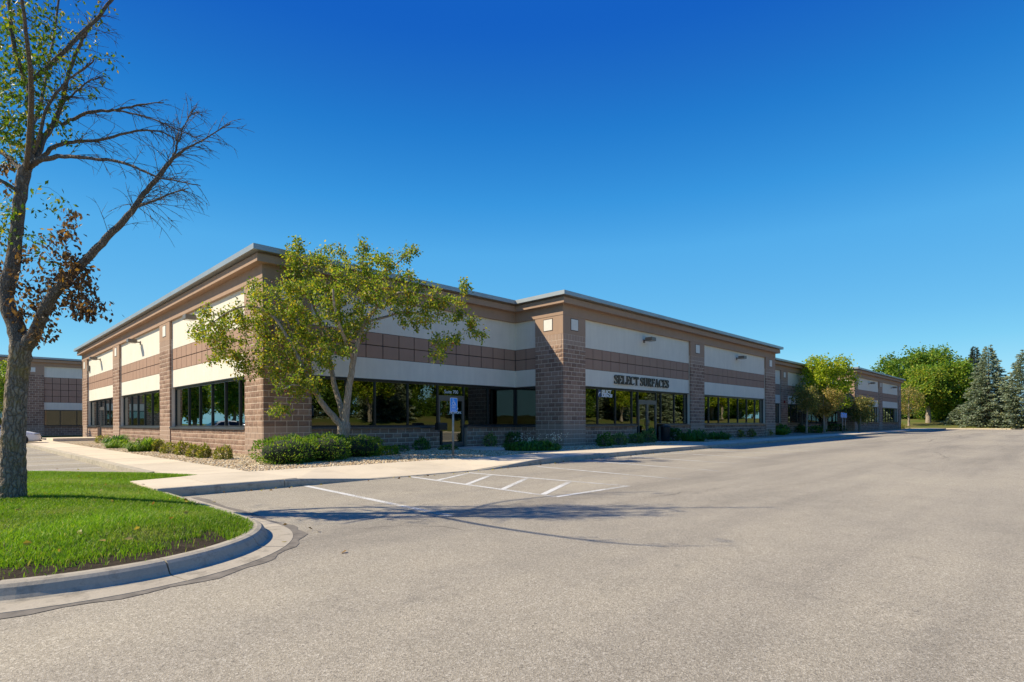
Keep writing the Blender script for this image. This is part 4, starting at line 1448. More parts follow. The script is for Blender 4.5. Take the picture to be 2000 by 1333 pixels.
# ------------------------------------------------------------------ big tree on the island
def big_tree():
    base = gp(26, 986, 0.0)
    D = dist_of(base)
    K = FPX / D
    def q(px, py, dz=0.0): return dp(px, py, D + dz)
    t = thing('maple_tree', 'tall half-bare tree with rugged bark on the lawn island', 'tree', (base[0], base[1], 0))
    w = Wood()
    limbs = []
    def L(pts, n=10, sub=4, wob=0.004):
        P = [q(a[0], a[1], a[3] if len(a) > 3 else 0) - np.array([base[0], base[1], 0]) for a in pts]
        limbs.append(w.limb(P, [a[2] / 2 / K for a in pts], n, sub, wob))
    # trunk with flare, as a mesh of its own
    tr = Wood()
    tp = [(22, 1000, 58), (23, 986, 50), (24, 955, 44), (25, 900, 40), (26, 850, 37), (30, 790, 34), (35, 730, 34), (40, 690, 35), (42, 668, 35)]
    P = [q(a[0], a[1]) - np.array([base[0], base[1], 0]) for a in tp]
    tr.limb(P, [a[2] / 2 / K for a in tp], 28, 10, 0.0)
    L([(41, 676, 33), (32, 640, 30), (18, 605, 26), (12, 575, 23), (18, 545, 26, .0), (26, 510, 24), (31, 460, 21), (36, 410, 20), (43, 360, 21), (50, 328, 22)], 14)
    L([(44, 680, 28), (62, 660, 24, -.05), (76, 632, 20, -.1), (92, 596, 20, -.15), (116, 563, 18, -.2), (147, 530, 15.5, -.25), (178, 497, 14, -.3), (206, 468, 12.5, -.3), (236, 438, 11.5, -.3), (262, 406, 10, -.3), (287, 372, 8.5, -.3), (309, 346, 8.5, -.3), (331, 316, 7, -.3), (350, 299, 5, -.3), (372, 286, 3.4, -.3), (400, 272, 2.6, -.3), (447, 243, 1.5, -.25)], 12)
    L([(338, 308, 4.5, -.3), (345, 285, 3.2, -.3), (358, 250, 2.4, -.25), (372, 225, 1.8, -.2), (384, 207, 1.2, -.2)], 6)
    L([(262, 406, 6, -.3), (285, 398, 5, -.35), (312, 388, 4, -.4), (340, 376, 3, -.4), (362, 370, 2, -.45)], 6)
    L([(50, 332, 18), (59, 305, 13), (62, 270, 11), (60, 235, 10), (58, 200, 9.5), (57, 170, 9), (48, 148, 8), (37, 125, 8, -.1), (29, 100, 8, -.1), (22, 55, 7.5, -.1), (19, 0, 7, -.1), (15, -70, 5.5, -.1), (12, -150, 3.5, -.1)], 10)
    L([(53, 330, 15), (70, 306, 12, .1), (84, 275, 11, .2), (100, 250, 10, .3), (112, 225, 9, .35), (124, 190, 8, .4), (133, 150, 7, .45), (148, 105, 6.5, .5), (166, 68, 5.5, .5), (176, 45, 4, .5)], 10)
    L([(57, 165, 7), (75, 147, 7.5, .05), (97, 128, 8, .1), (132, 92, 7.5, .15), (160, 66, 7, .2), (189, 36, 6.5, .25), (218, 0, 6, .3), (250, -50, 4, .3), (280, -110, 2.5, .3)], 8)
    L([(60, 322, 15), (72, 315, 12, -.1), (86, 311, 10, -.15), (123, 306, 7.5, -.2), (176, 310, 6, -.3), (243, 319, 5, -.35), (284, 337, 4, -.4), (316, 348, 3.4, -.4), (355, 356, 2.5, -.4), (392, 364, 1.5, -.4)], 7)
    L([(76, 314, 8, .05), (92, 300, 8, .1), (101, 290, 8, .1), (126, 280, 7, .15), (160, 276, 6, .2), (195, 274, 5.5, .25), (246, 261, 4.6, .3), (277, 255, 4, .35), (315, 258, 3, .35), (352, 276, 2, .35)], 7)
    L([(108, 232, 7, .35), (122, 243, 7, .3), (142, 233, 6.5, .35), (176, 220, 6, .35), (220, 216, 5, .35), (248, 210, 4, .35), (285, 203, 2.6, .35), (318, 200, 1.6, .35)], 7)
    L([(222, 216, 4, .35), (260, 222, 3.2, .3), (299, 233, 2.8, .3), (330, 246, 2.4, .3), (362, 260, 2, .3), (395, 275, 1.3, .3)], 6)
    L([(66, 300, 6), (78, 265, 6, -.1), (90, 215, 5, -.15), (112, 180, 4.5, -.2), (135, 155, 4, -.2), (165, 135, 3, -.2), (185, 118, 2.4, -.2)], 6)
    L([(116, 210, 5, .3), (130, 195, 4, .2), (150, 178, 3.2, .2), (172, 160, 2.6, .2), (200, 150, 2, .2)], 6)
    L([(50, 345, 10), (30, 322, 9, .1), (5, 300, 8, .2), (-40, 280, 8, .3), (-90, 250, 7, .4), (-150, 220, 6, .5), (-210, 180, 4, .6)], 8)
    L([(45, 380, 8), (10, 358, 7, -.2), (-40, 335, 6, -.4), (-100, 320, 5, -.6), (-160, 300, 4, -.8)], 8)
    L([(12, 580, 20), (-15, 540, 18, .2), (-45, 480, 16, .3), (-80, 400, 14, .4), (-110, 300, 12, .5), (-140, 180, 10, .5), (-160, 60, 8, .5), (-170, -60, 5, .5)], 10)
    L([(57, 260, 8), (80, 200, 7, .9), (95, 120, 6, 1.5), (110, 40, 5, 1.9), (120, -60, 3.5, 2.1)], 7)
    L([(50, 330, 9), (60, 250, 8, -.9), (60, 160, 7, -1.5), (50, 60, 5, -1.9), (40, -40, 3.5, -2.1)], 7)
    off = np.array([base[0], base[1], 0])
    def blob(px, py, rx, ry, dz=0.0, rd=0.6): return (q(px, py, dz) - off, (rx / K, rd, ry / K))
    tmp = {'g': [], 'b': [], 'n': []}
    # bare arching twigs along the outer limbs
    def shoots(path, i0, n, L0, L1, spread, r0=0.0046, subs=4):
        L0, L1 = L0 * 0.68, L1 * 0.66
        path = np.array(path)
        for _ in range(n):
            i = int(rng.uniform(i0, 1.0) * (len(path) - 2))
            a = path[i] + (path[i + 1] - path[i]) * rng.random()
            d = nrm(path[i + 1] - path[i]) + rng.normal(size=3) * spread
            d = nrm(d + np.array([0, 0, rng.uniform(-0.30, 0.18)]))
            L = rng.uniform(L0, L1) * (1.3 - 0.85 * i / len(path))
            pts, p = [a], a.copy()
            for k in range(7):
                d = nrm(d + np.array([0, 0, -0.085]) + rng.normal(size=3) * 0.045)
                p = p + d * L / 7
                pts.append(p.copy())
            w.m.tube(pts, list(np.linspace(r0, 0.0018, 8)), 3, cap=False)
            for q_ in range(subs):
                k = rng.integers(1, 7)
                b_ = pts[k]
                e = nrm(nrm(pts[k + 1] - pts[k]) + rng.normal(size=3) * 0.55)
                M = L * rng.uniform(0.18, 0.42)
                pp, ps = b_.copy(), [b_]
                for z_ in range(4):
                    e = nrm(e + np.array([0, 0, -0.10]) + rng.normal(size=3) * 0.06)
                    pp = pp + e * M / 4
                    ps.append(pp.copy())
                w.m.tube(ps, [0.0032, 0.0028, 0.0022, 0.0014, 0.0009], 3, cap=False)
    shoots(limbs[1], 0.55, 44, 0.5, 1.25, 0.55)
    shoots(limbs[1], 0.40, 12, 0.5, 1.0, 0.6)
    shoots(limbs[2], 0.1, 22, 0.3, 0.8, 0.5)
    shoots(limbs[3], 0.1, 24, 0.4, 1.0, 0.5)
    shoots(limbs[7], 0.35, 26, 0.4, 1.1, 0.45)
    shoots(limbs[8], 0.35, 26, 0.4, 1.1, 0.45)
    shoots(limbs[9], 0.25, 22, 0.4, 1.0, 0.45)
    shoots(limbs[10], 0.2, 20, 0.4, 1.0, 0.45)
    shoots(limbs[5], 0.4, 18, 0.4, 1.0, 0.5)
    shoots(limbs[6], 0.35, 20, 0.4, 1.0, 0.5)
    shoots(limbs[11], 0.3, 18, 0.3, 0.7, 0.5)
    shoots(limbs[12], 0.2, 24, 0.3, 0.8, 0.5)
    for px, py, rx, ry, dz, n in ((60, 60, 60, 60, 0, 70), (30, 120, 50, 55, -.2, 70), (75, 150, 50, 50, .1, 60), (20, 210, 45, 55, 0, 80), (25, 270, 40, 45, .1, 80), (100, 80, 55, 30, .2, 34), (170, 20, 45, 25, .3, 14),
                                  (185, 145, 45, 16, .2, 16), (100, 215, 25, 40, .2, 20), (120, 265, 22, 25, .2, 12), (10, 430, 25, 60, 0, 34), (65, 460, 45, 50, -.2, 12), (90, 400, 40, 20, -.2, 8),
                                  (-80, 60, 90, 90, .3, 16), (-150, 200, 90, 90, .4, 14), (-90, -60, 110, 80, .3, 12), (40, -90, 110, 80, 0, 14), (-200, 330, 80, 80, -.3, 8), (-120, 420, 70, 60, .3, 8),
                                  (100, -60, 80, 80, 1.9, 8), (50, -20, 80, 90, -1.9, 8), (110, 60, 60, 60, 1.8, 6)):
        tmp['g'].append(sample_blob(blob(px, py, rx, ry, dz, 0.75), n, 0.2))
    pg = w.grow(np.concatenate(tmp['g']), 0.010, 0.002, n=3, steps=5)
    for px, py, rx, ry, dz, n in ((135, 520, 42, 34, -.25, 34), (150, 555, 36, 28, -.25, 30), (190, 600, 26, 18, -.3, 16), (160, 600, 30, 22, -.2, 14), (112, 470, 14, 26, -.2, 6), (140, 440, 12, 36, -.3, 14), (62, 600, 36, 34, -.05, 22),
                                  (85, 640, 26, 24, -.1, 16), (45, 540, 22, 30, 0, 10), (6, 520, 16, 50, .1, 16), (100, 560, 26, 26, -.15, 12), (5, 330, 14, 40, .1, 12), (60, 510, 40, 36, -.2, 8)):
        tmp['b'].append(sample_blob(blob(px, py, rx, ry, dz, 0.32), n, 0.1))
    pb = w.grow(np.concatenate(tmp['b']), 0.008, 0.002, n=3, steps=5)
    trunk = tr.m.build('trunk', MAT['bark_rugged'], t, smooth=True)
    ms = trunk.modifiers.new('displace', 'DISPLACE')
    tx = bpy.data.textures.new('bark_relief', 'VORONOI')
    tx.noise_scale = 0.07
    ms.texture = tx
    ms.texture_coords = 'LOCAL'
    ms.strength = 0.030
    ms.mid_level = 0.45
    w.m.build('branches', MAT['bark_branch'], t, smooth=True)
    G = [(0.075, 0.135, 0.014), (0.115, 0.18, 0.016), (0.045, 0.09, 0.012), (0.26, 0.24, 0.018), (0.34, 0.24, 0.02)]
    m = MB()
    leaves_on(m, pg, 8, 0.066, G, [4, 4, 3, 1.8, 0.6], spread=0.05, droop=0.7, aspect=0.24)
    Bn = [(0.105, 0.058, 0.038), (0.16, 0.085, 0.048), (0.070, 0.045, 0.033), (0.26, 0.13, 0.05), (0.34, 0.17, 0.04)]
    leaves_on(m, pb, 11, 0.072, Bn, [4, 4, 3, 1.6, 0.5], spread=0.05, droop=0.9, aspect=0.27)
    m.build('crown', MAT['leaf'], t)
    return t
big_tree()

# ------------------------------------------------------------------ crabapple before the corner
def crabapple():
    base = gp(672, 894, -0.02)
    D = dist_of(base)
    K = FPX / D
    off = np.array([base[0], base[1], 0])
    def q(px, py, dz=0.0): return dp(px, py, D + dz) - off
    t = thing('crabapple_tree', 'spreading crabapple with yellow-green leaves and red fruit in the gravel bed by the corner', 'tree', (base[0], base[1], 0))
    tr = Wood()
    tp = [(672, 900, 38), (671, 890, 29), (670, 872, 23), (670, 852, 22), (672, 836, 25), (672, 826, 22)]
    tr.limb([q(a[0], a[1]) for a in tp], [a[2] / 2 / K for a in tp], 18, 6)
    w = Wood()
    def L(pts, n=8): w.limb([q(a[0], a[1], a[3] if len(a) > 3 else 0) for a in pts], [a[2] / 2 / K for a in pts], n, 4, 0.006)
    L([(671, 836, 15), (655, 818, 13, -.1), (636, 797, 11.5, -.25), (620, 773, 10.5, -.4), (606, 747, 9.5, -.5), (594, 722, 8.5, -.6), (578, 690, 7, -.7), (560, 656, 6, -.8), (536, 622, 5, -.9), (500, 600, 4, -1.0), (455, 605, 3, -1.1), (415, 630, 2, -1.1)])
    L([(672, 834, 15), (667, 800, 11.5, .2), (656, 764, 10.5, .5), (648, 725, 9.5, .7), (641, 685, 8, .9), (628, 640, 6.5, 1.0), (610, 590, 5, 1.0), (597, 545, 4, 1.0), (585, 505, 2.5, 1.0)])
    L([(673, 834, 17), (677, 790, 13.5, -.1), (684, 745, 12, -.1), (690, 708, 11, -.1), (698, 672, 9, -.1), (712, 632, 7.5, -.2), (740, 596, 6, -.3), (780, 572, 5, -.4), (830, 575, 4, -.5), (880, 595, 3, -.5), (925, 630, 2, -.5)])
    L([(698, 672, 8), (704, 630, 6.5, .6), (712, 585, 5.5, 1.0), (712, 540, 4.2, 1.3), (706, 500, 2.5, 1.4)])
    L([(690, 706, 8), (672, 660, 6.5, -.8), (655, 610, 5, -1.4), (650, 565, 3.5, -1.7)])
    L([(648, 720, 7), (610, 690, 5.5, .9), (560, 665, 4.5, 1.5), (510, 650, 3, 1.8), (460, 660, 2, 1.9)])
    L([(712, 630, 6), (750, 620, 5, .8), (800, 610, 4, 1.4), (850, 620, 3, 1.6)])
    L([(620, 770, 6), (600, 760, 4, -1.0), (575, 752, 3, -1.4), (555, 760, 2, -1.5)])
    L([(712, 585, 4), (740, 545, 3.4, .9), (775, 515, 2.6, 1.0), (805, 490, 1.8, 1.0)])
    BL = [(590, 520, 42, 36, 0.6, 1.2), (640, 545, 55, 40, 0, 1.6), (600, 590, 60, 45, -.3, 1.6), (545, 590, 45, 38, -.5, 1.4), (700, 530, 48, 36, .6, 1.4), (755, 560, 55, 36, .2, 1.5), (815, 585, 55, 30, 0, 1.3), (868, 602, 36, 26, -.2, 1.0),
          (912, 628, 24, 14, -.4, .6), (690, 590, 60, 42, -.3, 1.7), (640, 640, 65, 36, -.2, 1.6), (590, 690, 55, 42, -.4, 1.4), (560, 735, 36, 34, -.9, .9), (598, 758, 34, 24, -1.0, .8), (545, 645, 40, 34, .2, 1.5), (488, 612, 38, 32, -.4, 1.3),
          (440, 632, 38, 28, -.6, 1.1), (396, 650, 28, 18, -.9, .8), (430, 685, 32, 30, -.7, .9), (468, 690, 22, 30, 0, 1.0), (575, 482, 18, 16, .9, .5), (706, 486, 9, 20, 1.4, .3), (795, 497, 20, 18, 1.0, .4), (740, 512, 46, 22, .9, .9),
          (855, 680, 16, 28, -.4, .5), (885, 672, 16, 20, -.4, .5), (820, 625, 40, 22, .2, 1.0), (700, 640, 40, 26, .3, 1.2), (655, 690, 28, 26, -.8, .9), (545, 800, 14, 10, -1.2, .4), (475, 720, 10, 26, -.5, .5), (500, 560, 20, 24, .3, .8), (640, 500, 34, 24, .8, .9),
          (400, 610, 10, 12, -.9, .3), (935, 655, 10, 8, -.5, .3), (520, 700, 24, 40, -1.0, .6), (905, 560, 8, 14, -.4, .3)]
    T = []
    for px, py, rx, ry, dz, rd in BL:
        n = int(6 + rx * ry / 42)
        T.append(sample_blob((q(px, py, dz), (rx / K, rd, ry / K)), n, 0.25))
    pg = w.grow(np.concatenate(T), 0.016, 0.003, n=3, steps=5, lift=0.3)
    tr.m.build('trunk', MAT['bark_smooth'], t, smooth=True)
    w.m.build('branches', MAT['bark_smooth'], t, smooth=True)
    G = [(0.121, 0.196, 0.025), (0.19, 0.259, 0.03), (0.27, 0.31, 0.034), (0.391, 0.356, 0.039), (0.529, 0.391, 0.041), (0.075, 0.127, 0.023)]
    m = MB()
    leaves_on(m, pg, 30, 0.092, G, [3, 5, 5, 3.4, 1.8, 1.6], spread=0.078, droop=0.55, start=0.1, aspect=0.30)
    m.build('crown', MAT['leaf'], t)
    m = MB()
    for p in pg:
        if rng.random() < 0.45:
            for _ in range(rng.integers(1, 5)):
                i = rng.integers(1, len(p))
                c = np.array(p[i]) + rng.normal(size=3) * 0.06 - np.array([0, 0, 0.05])
                m.ellipsoid(c, (0.019,) * 3, 6, 4)
    plain('apple_red', (0.30, 0.030, 0.015), 0.35)
    m.build('fruit', MAT['apple_red'], t, smooth=True, kind='stuff')
crabapple()

# ------------------------------------------------------------------ generic deciduous trees and spruces
def broad_tree(name, label, loc, H, spread, pal, wts, trunk_r=0.14, fork=0.30, nblob=16, leaf=0.26, per=16, twigs=24, seed=1, group=None, bark_='bark_smooth', multi=1, low=0.32, base_z=0.0, parts_only=None):
    global rng
    keep = rng
    rng = np.random.default_rng(seed)
    t = thing(name, label, 'tree', loc, 0, group)
    w = Wood()
    for k in range(multi):
        a = 2 * PI * k / multi + 0.5
        o = np.array([math.cos(a), math.sin(a), 0]) * (0.10 if multi > 1 else 0)
        lean = np.array([math.cos(a), math.sin(a), 0]) * (spread * 0.28 if multi > 1 else 0) + rng.normal(size=3) * 0.05 * np.array([1, 1, 0])
        w.limb([o + np.array([0, 0, -0.1]), o * 1.4 + np.array([0, 0, H * fork * 0.5]), o + lean * 0.6 + np.array([0, 0, H * fork]), lean + np.array([0, 0, H * 0.62]), lean * 1.1 + np.array([0, 0, H * 0.88])],
               [trunk_r * 1.25, trunk_r, trunk_r * 0.85, trunk_r * 0.45, trunk_r * 0.12], 9, 5, 0.01)
    bl = []
    for i in range(nblob):
        z = H * (low + (0.93 - low) * (i + 0.5) / nblob)
        s = (z / H - low) / (1 - low)
        rr = spread * (0.55 + 0.95 * s) if s < 0.42 else spread * 0.98 * math.sqrt(max(0.05, 1 - ((s - 0.42) / 0.62) ** 2))
        a = i * 2.399 + rng.uniform(-0.4, 0.4)
        d = rr * rng.uniform(0.35, 0.85)
        s_ = spread * rng.uniform(0.26, 0.42)
        bl.append((np.array([d * math.cos(a), d * math.sin(a), z]), (s_, s_, s_ * 0.72)))
    T = np.concatenate([sample_blob(b, twigs, 0.45) for b in bl])
    pg = w.grow(T, trunk_r * 0.32, trunk_r * 0.05, n=3, steps=4, lift=0.3)
    w.m.build('trunk', MAT[bark_], t, smooth=True)
    m = MB()
    leaves_on(m, pg, per, leaf, pal, wts, spread=leaf * 1.1, droop=0.3, start=0.3)
    m.build('crown', MAT['leaf'], t)
    rng = keep
    return t

def spruce(label, loc, H, W, seed, pal, group=None, name='spruce_tree'):
    global rng
    keep = rng
    rng = np.random.default_rng(seed)
    t = thing(name, label, 'tree', loc, 0, group)
    m = MB()
    m.tube([(0, 0, -0.3), (0, 0, H * 0.5), (0, 0, H * 0.985)], [H * 0.018, H * 0.010, 0.015], 8)
    m.build('trunk', MAT['bark_branch'], t, smooth=True)
    P, A, S = [], [], []
    br = MB()
    nb = int(26 * H)
    for k in range(nb):
        s = 1 - (1 - (k + rng.random()) / nb) ** 0.74          # more wood low down
        s = 0.03 + 0.95 * s
        z = H * s
        a = k * 2.399963 + rng.uniform(-0.3, 0.3)
        L = (W * (1 - s) ** 0.85 + 0.12) * rng.uniform(0.70, 1.12)
        dr = 0.36 * (1 - s) - 0.35 * s
        dirv = np.array([math.cos(a), math.sin(a), 0])
        side = np.array([-dirv[1], dirv[0], 0])
        if s < 0.9: br.tube([(0, 0, z), tuple(dirv * L * 0.6 + np.array([0, 0, z - L * dr * 0.5])), tuple(dirv * L + np.array([0, 0, z - L * dr * 0.65]))], [0.028, 0.016, 0.005], 3, cap=False)
        nn = int(26 + 70 * L / W)
        u = rng.uniform(0.10, 1.0, nn) ** 0.7
        wd = 0.24 * L * (1.08 - u) + 0.10
        sd = rng.uniform(-1, 1, nn)
        zz = z - L * dr * (u - 0.35 * u * u) + rng.normal(size=nn) * 0.05 - np.abs(sd) * 0.06
        P.append(dirv * (L * u)[:, None] + side * (sd * wd)[:, None] + np.array([0, 0, 1.0]) * zz[:, None])
        A.append(dirv * 0.9 + side * (sd * 0.9)[:, None] + np.array([0, 0, 1.0]) * rng.uniform(-0.6, 0.25, nn)[:, None])
        S.append(rng.uniform(0.20, 0.40, nn) * (0.75 + 0.5 * (1 - s)))
    P, A, S = np.concatenate(P), np.concatenate(A), np.concatenate(S)
    br.build('branches', MAT['bark_branch'], t)
    m = MB()
    leaf_cloud(m, np.array(P), np.array(A), np.array(S), pal, [4, 4, 3, 2], aspect=0.22, fold=0.5, bright=0.25)
    m.build('crown', MAT['needle'], t)
    rng = keep
    return t

BLUE = [(0.235, 0.285, 0.195), (0.165, 0.220, 0.125), (0.300, 0.345, 0.260), (0.240, 0.235, 0.095)]
DARKB = [(0.063, 0.091, 0.077), (0.084, 0.119, 0.091), (0.112, 0.14, 0.112), (0.07, 0.084, 0.049)]
LIME = [(0.195, 0.28, 0.018), (0.305, 0.384, 0.021), (0.403, 0.442, 0.026), (0.468, 0.403, 0.033), (0.111, 0.176, 0.021)]
MIDG = [(0.102, 0.189, 0.026), (0.16, 0.261, 0.032), (0.232, 0.326, 0.038), (0.377, 0.37, 0.041), (0.061, 0.123, 0.02)]
TAN = [(0.338, 0.26, 0.091), (0.234, 0.215, 0.065), (0.442, 0.312, 0.098), (0.182, 0.195, 0.058), (0.13, 0.143, 0.046)]

# berm at the far end and along the far side of the lot
def berm():
    v, f = [], []
    nx, ny = 46, 60
    for j in range(ny):
        for i in range(nx):
            x = 95.16 + 80 * (i / (nx - 1)) ** 1.5
            y = -90 + 170 * j / (ny - 1)
            d = x - 95.16
            z = -0.03 + 1.9 * (1 - math.exp(-d / 14.0)) + 0.12 * math.sin(y * 0.21 + d * 0.1) * min(1, d / 6)
            v.append((x, y, z))
    for j in range(ny - 1):
        for i in range(nx - 1):
            a = j * nx + i
            f.append((a, a + 1, a + nx + 1, a + nx))
    MB().add(v, f).build('berm', MAT['berm_grass'], smooth=True, kind='structure', label='grassy bank with dry patches at the far end of the lot')
    v, f = [], []
    nx, ny = 70, 24
    for j in range(ny):
        for i in range(nx):
            x = -80 + 175 * i / (nx - 1)
            d = 60 * (j / (ny - 1)) ** 1.4
            y = -34.16 - d
            v.append((x, y, -0.03 + 2.6 * (1 - math.exp(-d / 9.0)) + 0.15 * math.sin(x * 0.17) * min(1, d / 6)))
    for j in range(ny - 1):
        for i in range(nx - 1):
            a = j * nx + i
            f.append((a, a + nx, a + nx + 1, a + 1))
    MB().add(v, f).build('berm', MAT['berm_grass'], smooth=True, kind='structure', label='grassy bank along the near side of the lot, mirrored in the glass')
berm()

def far(px, X, z=0.0):
    r = ray(px, 820)
    k = (X - CAM[0]) / r[0]
    p = CAM + r * k
    return (p[0], p[1], z)
# spruces at the right edge
s1 = spruce('tall blue spruce standing right of the leafy trees at the lot end', far(1931, 99.0, 0.30), 11.9, 3.9, 3, BLUE)
s2 = spruce('blue spruce cut by the right edge of the picture', far(2003, 97.5, 0.25), 10.9, 4.3, 5, BLUE)
s3 = spruce('dark slender spruce half hidden behind the tall blue spruce', far(1904, 112.0, 1.3), 12.3, 3.0, 8, DARKB)
s4 = spruce('low young blue spruce at the foot of the leafy trees', far(1873, 101.0, 0.5), 2.6, 2.4, 9, BLUE)
# leafy trees at the end of the lot
t1 = broad_tree('ash_tree', 'yellowing tree with a stout trunk on the bank', far(1813, 103, 0.75), 9.2, 3.1, MIDG, [1, 3, 4, 4, 1], 0.34, 0.30, 22, 0.30, 20, 24, 21, low=0.30)
t2 = broad_tree('ash_tree', 'bright green tree touching the dark spruce', far(1862, 106, 1.0), 9.8, 3.4, MIDG, [1, 3, 6, 2.0, 0.6], 0.30, 0.25, 24, 0.32, 20, 24, 22, low=0.20)
t3 = broad_tree('ash_tree', 'round green tree rising behind the end of the far wing', far(1766, 118, 1.3), 12.4, 5.0, MIDG, [3, 4, 3, 0.8, 2], 0.32, 0.30, 24, 0.36, 20, 24, 23, low=0.34)
t4 = broad_tree('ash_tree', 'tall green tree at the back between the round tree and the spruces', far(1822, 122, 1.5), 13.4, 5.0, MIDG, [3, 4, 4, 0.8, 2], 0.32, 0.30, 24, 0.36, 20, 24, 24, low=0.28)
t5 = broad_tree('crabapple_tree', 'small tan crabapple by the end of the far wing', far(1775, 97.5, 0.3), 6.2, 2.6, TAN, [3, 3, 2, 2, 2], 0.15, 0.28, 14, 0.20, 12, 14, 25, low=0.34)
t6 = broad_tree('shrub_thicket', 'dark green thicket under the leafy trees', far(1842, 110, 1.2), 4.6, 4.0, MIDG, [4, 2, 1, 0.3, 4], 0.10, 0.15, 20, 0.34, 20, 18, 26, low=0.05)
t7 = broad_tree('shrub_thicket', 'green thicket behind the tan crabapple', far(1785, 114, 1.3), 5.0, 4.2, MIDG, [4, 2, 1, 0.5, 3], 0.10, 0.15, 20, 0.34, 20, 18, 27, low=0.05)
# trees in the second recess
t8 = broad_tree('locust_tree', 'bright yellow-green tree before the second recess of the building', (53.9, -2.2, -0.03), 7.7, 2.5, LIME, [3, 5, 4, 1.2, 1.5], 0.13, 0.30, 20, 0.20, 22, 24, 31, multi=2, low=0.34)
t9 = broad_tree('crabapple_tree', 'small tan and orange tree left of the yellow-green tree', (50.6, -3.0, -0.03), 4.2, 1.6, TAN, [4, 2, 4, 2, 1], 0.10, 0.34, 14, 0.15, 16, 18, 32, low=0.42)
t10 = broad_tree('crabapple_tree', 'small dull green tree right of the yellow-green tree', (60.0, -3.8, -0.03), 3.7, 1.6, TAN, [1, 2, 1, 4, 5], 0.09, 0.30, 14, 0.15, 16, 18, 33, multi=2, low=0.36)
t11 = broad_tree('crabapple_tree', 'slim olive tree against the second recess wall', (46.9, -2.6, -0.03), 4.5, 1.3, TAN, [1, 2, 1, 4, 4], 0.085, 0.42, 12, 0.15, 12, 16, 34, low=0.46)
# green tree at the left edge before the far building
t12 = broad_tree('maple_tree', 'small bright green tree at the left edge before the far building', (-5.05, 36.5, -0.1), 5.9, 1.6, MIDG, [2, 4, 5, 2, 1], 0.09, 0.35, 14, 0.16, 18, 18, 35, low=0.42)

# trees that stand outside the frame and show in the window glass
def place(src, x, y, z, rz, s, label, group):
    c = copy_tree(src)
    c.location = (x, y, z)
    c.rotation_euler = (0, 0, rz)
    c.scale = (s, s, s)
    c['label'] = label
    c['group'] = group
    return c
GS = 'spruces along the near bank, mirrored in the glass'
GT = 'leafy trees along the near bank, mirrored in the glass'
kinds = [s1, t1, s2, t8, s1, t2, t4, s2, t8, t1, s1, t2, t8]
x, i = 12.0, 0
while x < 140:
    k = kinds[i % len(kinds)]
    sp_ = k in (s1, s2)
    yy = -39.0 - 4.5 * (i % 3) + random.uniform(-1, 1)
    sc = random.uniform(0.85, 1.15) * (1.25 if k is t8 else 1.0)
    place(k, x, yy, 1.2 if x < 95 else 1.6, random.uniform(0, 6), sc, ('blue spruce' if sp_ else 'leafy tree') + ' on the near bank seen only in the window glass', GS if sp_ else GT)
    x += 4.6 + random.uniform(-0.8, 1.2)
    i += 1
for i in range(17):
    place((t4, t2, t1)[i % 3], 14 + i * 7.6 + random.uniform(-1.5, 1.5), -54 + random.uniform(-2, 2), 2.2, random.uniform(0, 6), random.uniform(1.0, 1.25), 'leafy tree on the near bank seen only in the window glass', GT)
for i in range(26):
    place(t6, 14 + i * 4.9, -47.5 + random.uniform(-1, 1), 1.9, random.uniform(0, 6), random.uniform(0.6, 0.9), 'dark thicket on the near bank seen only in the window glass', 'thickets along the near bank, mirrored in the glass')
GW = 'trees beyond the side lot, mirrored in the glass'
for x, y, s, k in ((-16, 66, 0.85, t1), (-24, 74, 0.9, t4), (-14, 84, 0.8, t2), (-30, 92, 1.0, t4), (-20, 100, 0.9, t1), (-38, 66, 1.0, t2), (-32, 50, 1.0, t4), (-26, 60, 0.6, t2), (-24, 112, 1.0, t2)):
    place(k, x, y, -0.2, random.uniform(0, 6), s, 'tree beyond the side lot seen only in the window glass', GW)

# ------------------------------------------------------------------ shrubs, clumps, flowers
def shrub(label, px0, px1, ptop, pbase, pal, wts, n=700, leaf=0.05, name='shrub', core=True, depth=None, loose=0.0, group=None, aspect=0.4):
    b = gp((px0 + px1) / 2, pbase, -0.03)
    D = dist_of(b)
    K = FPX / D
    rx = (px1 - px0) / 2 / K
    h = (pbase - ptop) / K
    ry = depth if depth else rx
    loc = b + np.array([CYW, SY, 0]) * ry * 0.8
    t = thing(name, label, 'shrub', (loc[0], loc[1], -0.03), YAW - PI / 2, group)
    c = np.array([0, 0, h * 0.42])
    d = nrm(rng.normal(size=(n, 3)))
    lump = 1 + 0.13 * np.sin(d[:, 0] * 5 + d[:, 1] * 3 + px0) + 0.10 * np.sin(d[:, 2] * 7 + d[:, 0] * 4)
    rad = rng.uniform(0.62, 1.0, n) + rng.exponential(0.06, n) * (0.4 + loose)
    P = c + d * np.array([rx, ry, h * 0.58]) * (rad * lump)[:, None]
    P[:, 2] = np.maximum(P[:, 2], 0.02)
    m = MB()
    leaf_cloud(m, P, d + rng.normal(size=(n, 3)) * 0.5 + np.array([0, 0, 0.35]), leaf * rng.uniform(0.7, 1.3, n), pal, wts, aspect)
    m.build('foliage', MAT['leaf'], t)
    m = MB()
    for _ in range(12):
        a = rng.uniform(0, 6.28)
        q = np.array([math.cos(a) * rx, math.sin(a) * ry, 0]) * rng.uniform(0.2, 0.6)
        m.tube([(0, 0, -0.05), tuple(q * 0.5 + np.array([0, 0, h * 0.3])), tuple(q + np.array([0, 0, h * 0.75]))], [0.010, 0.007, 0.003], 4, cap=False)
    m.build('stems', MAT['bark_branch'], t)
    return t

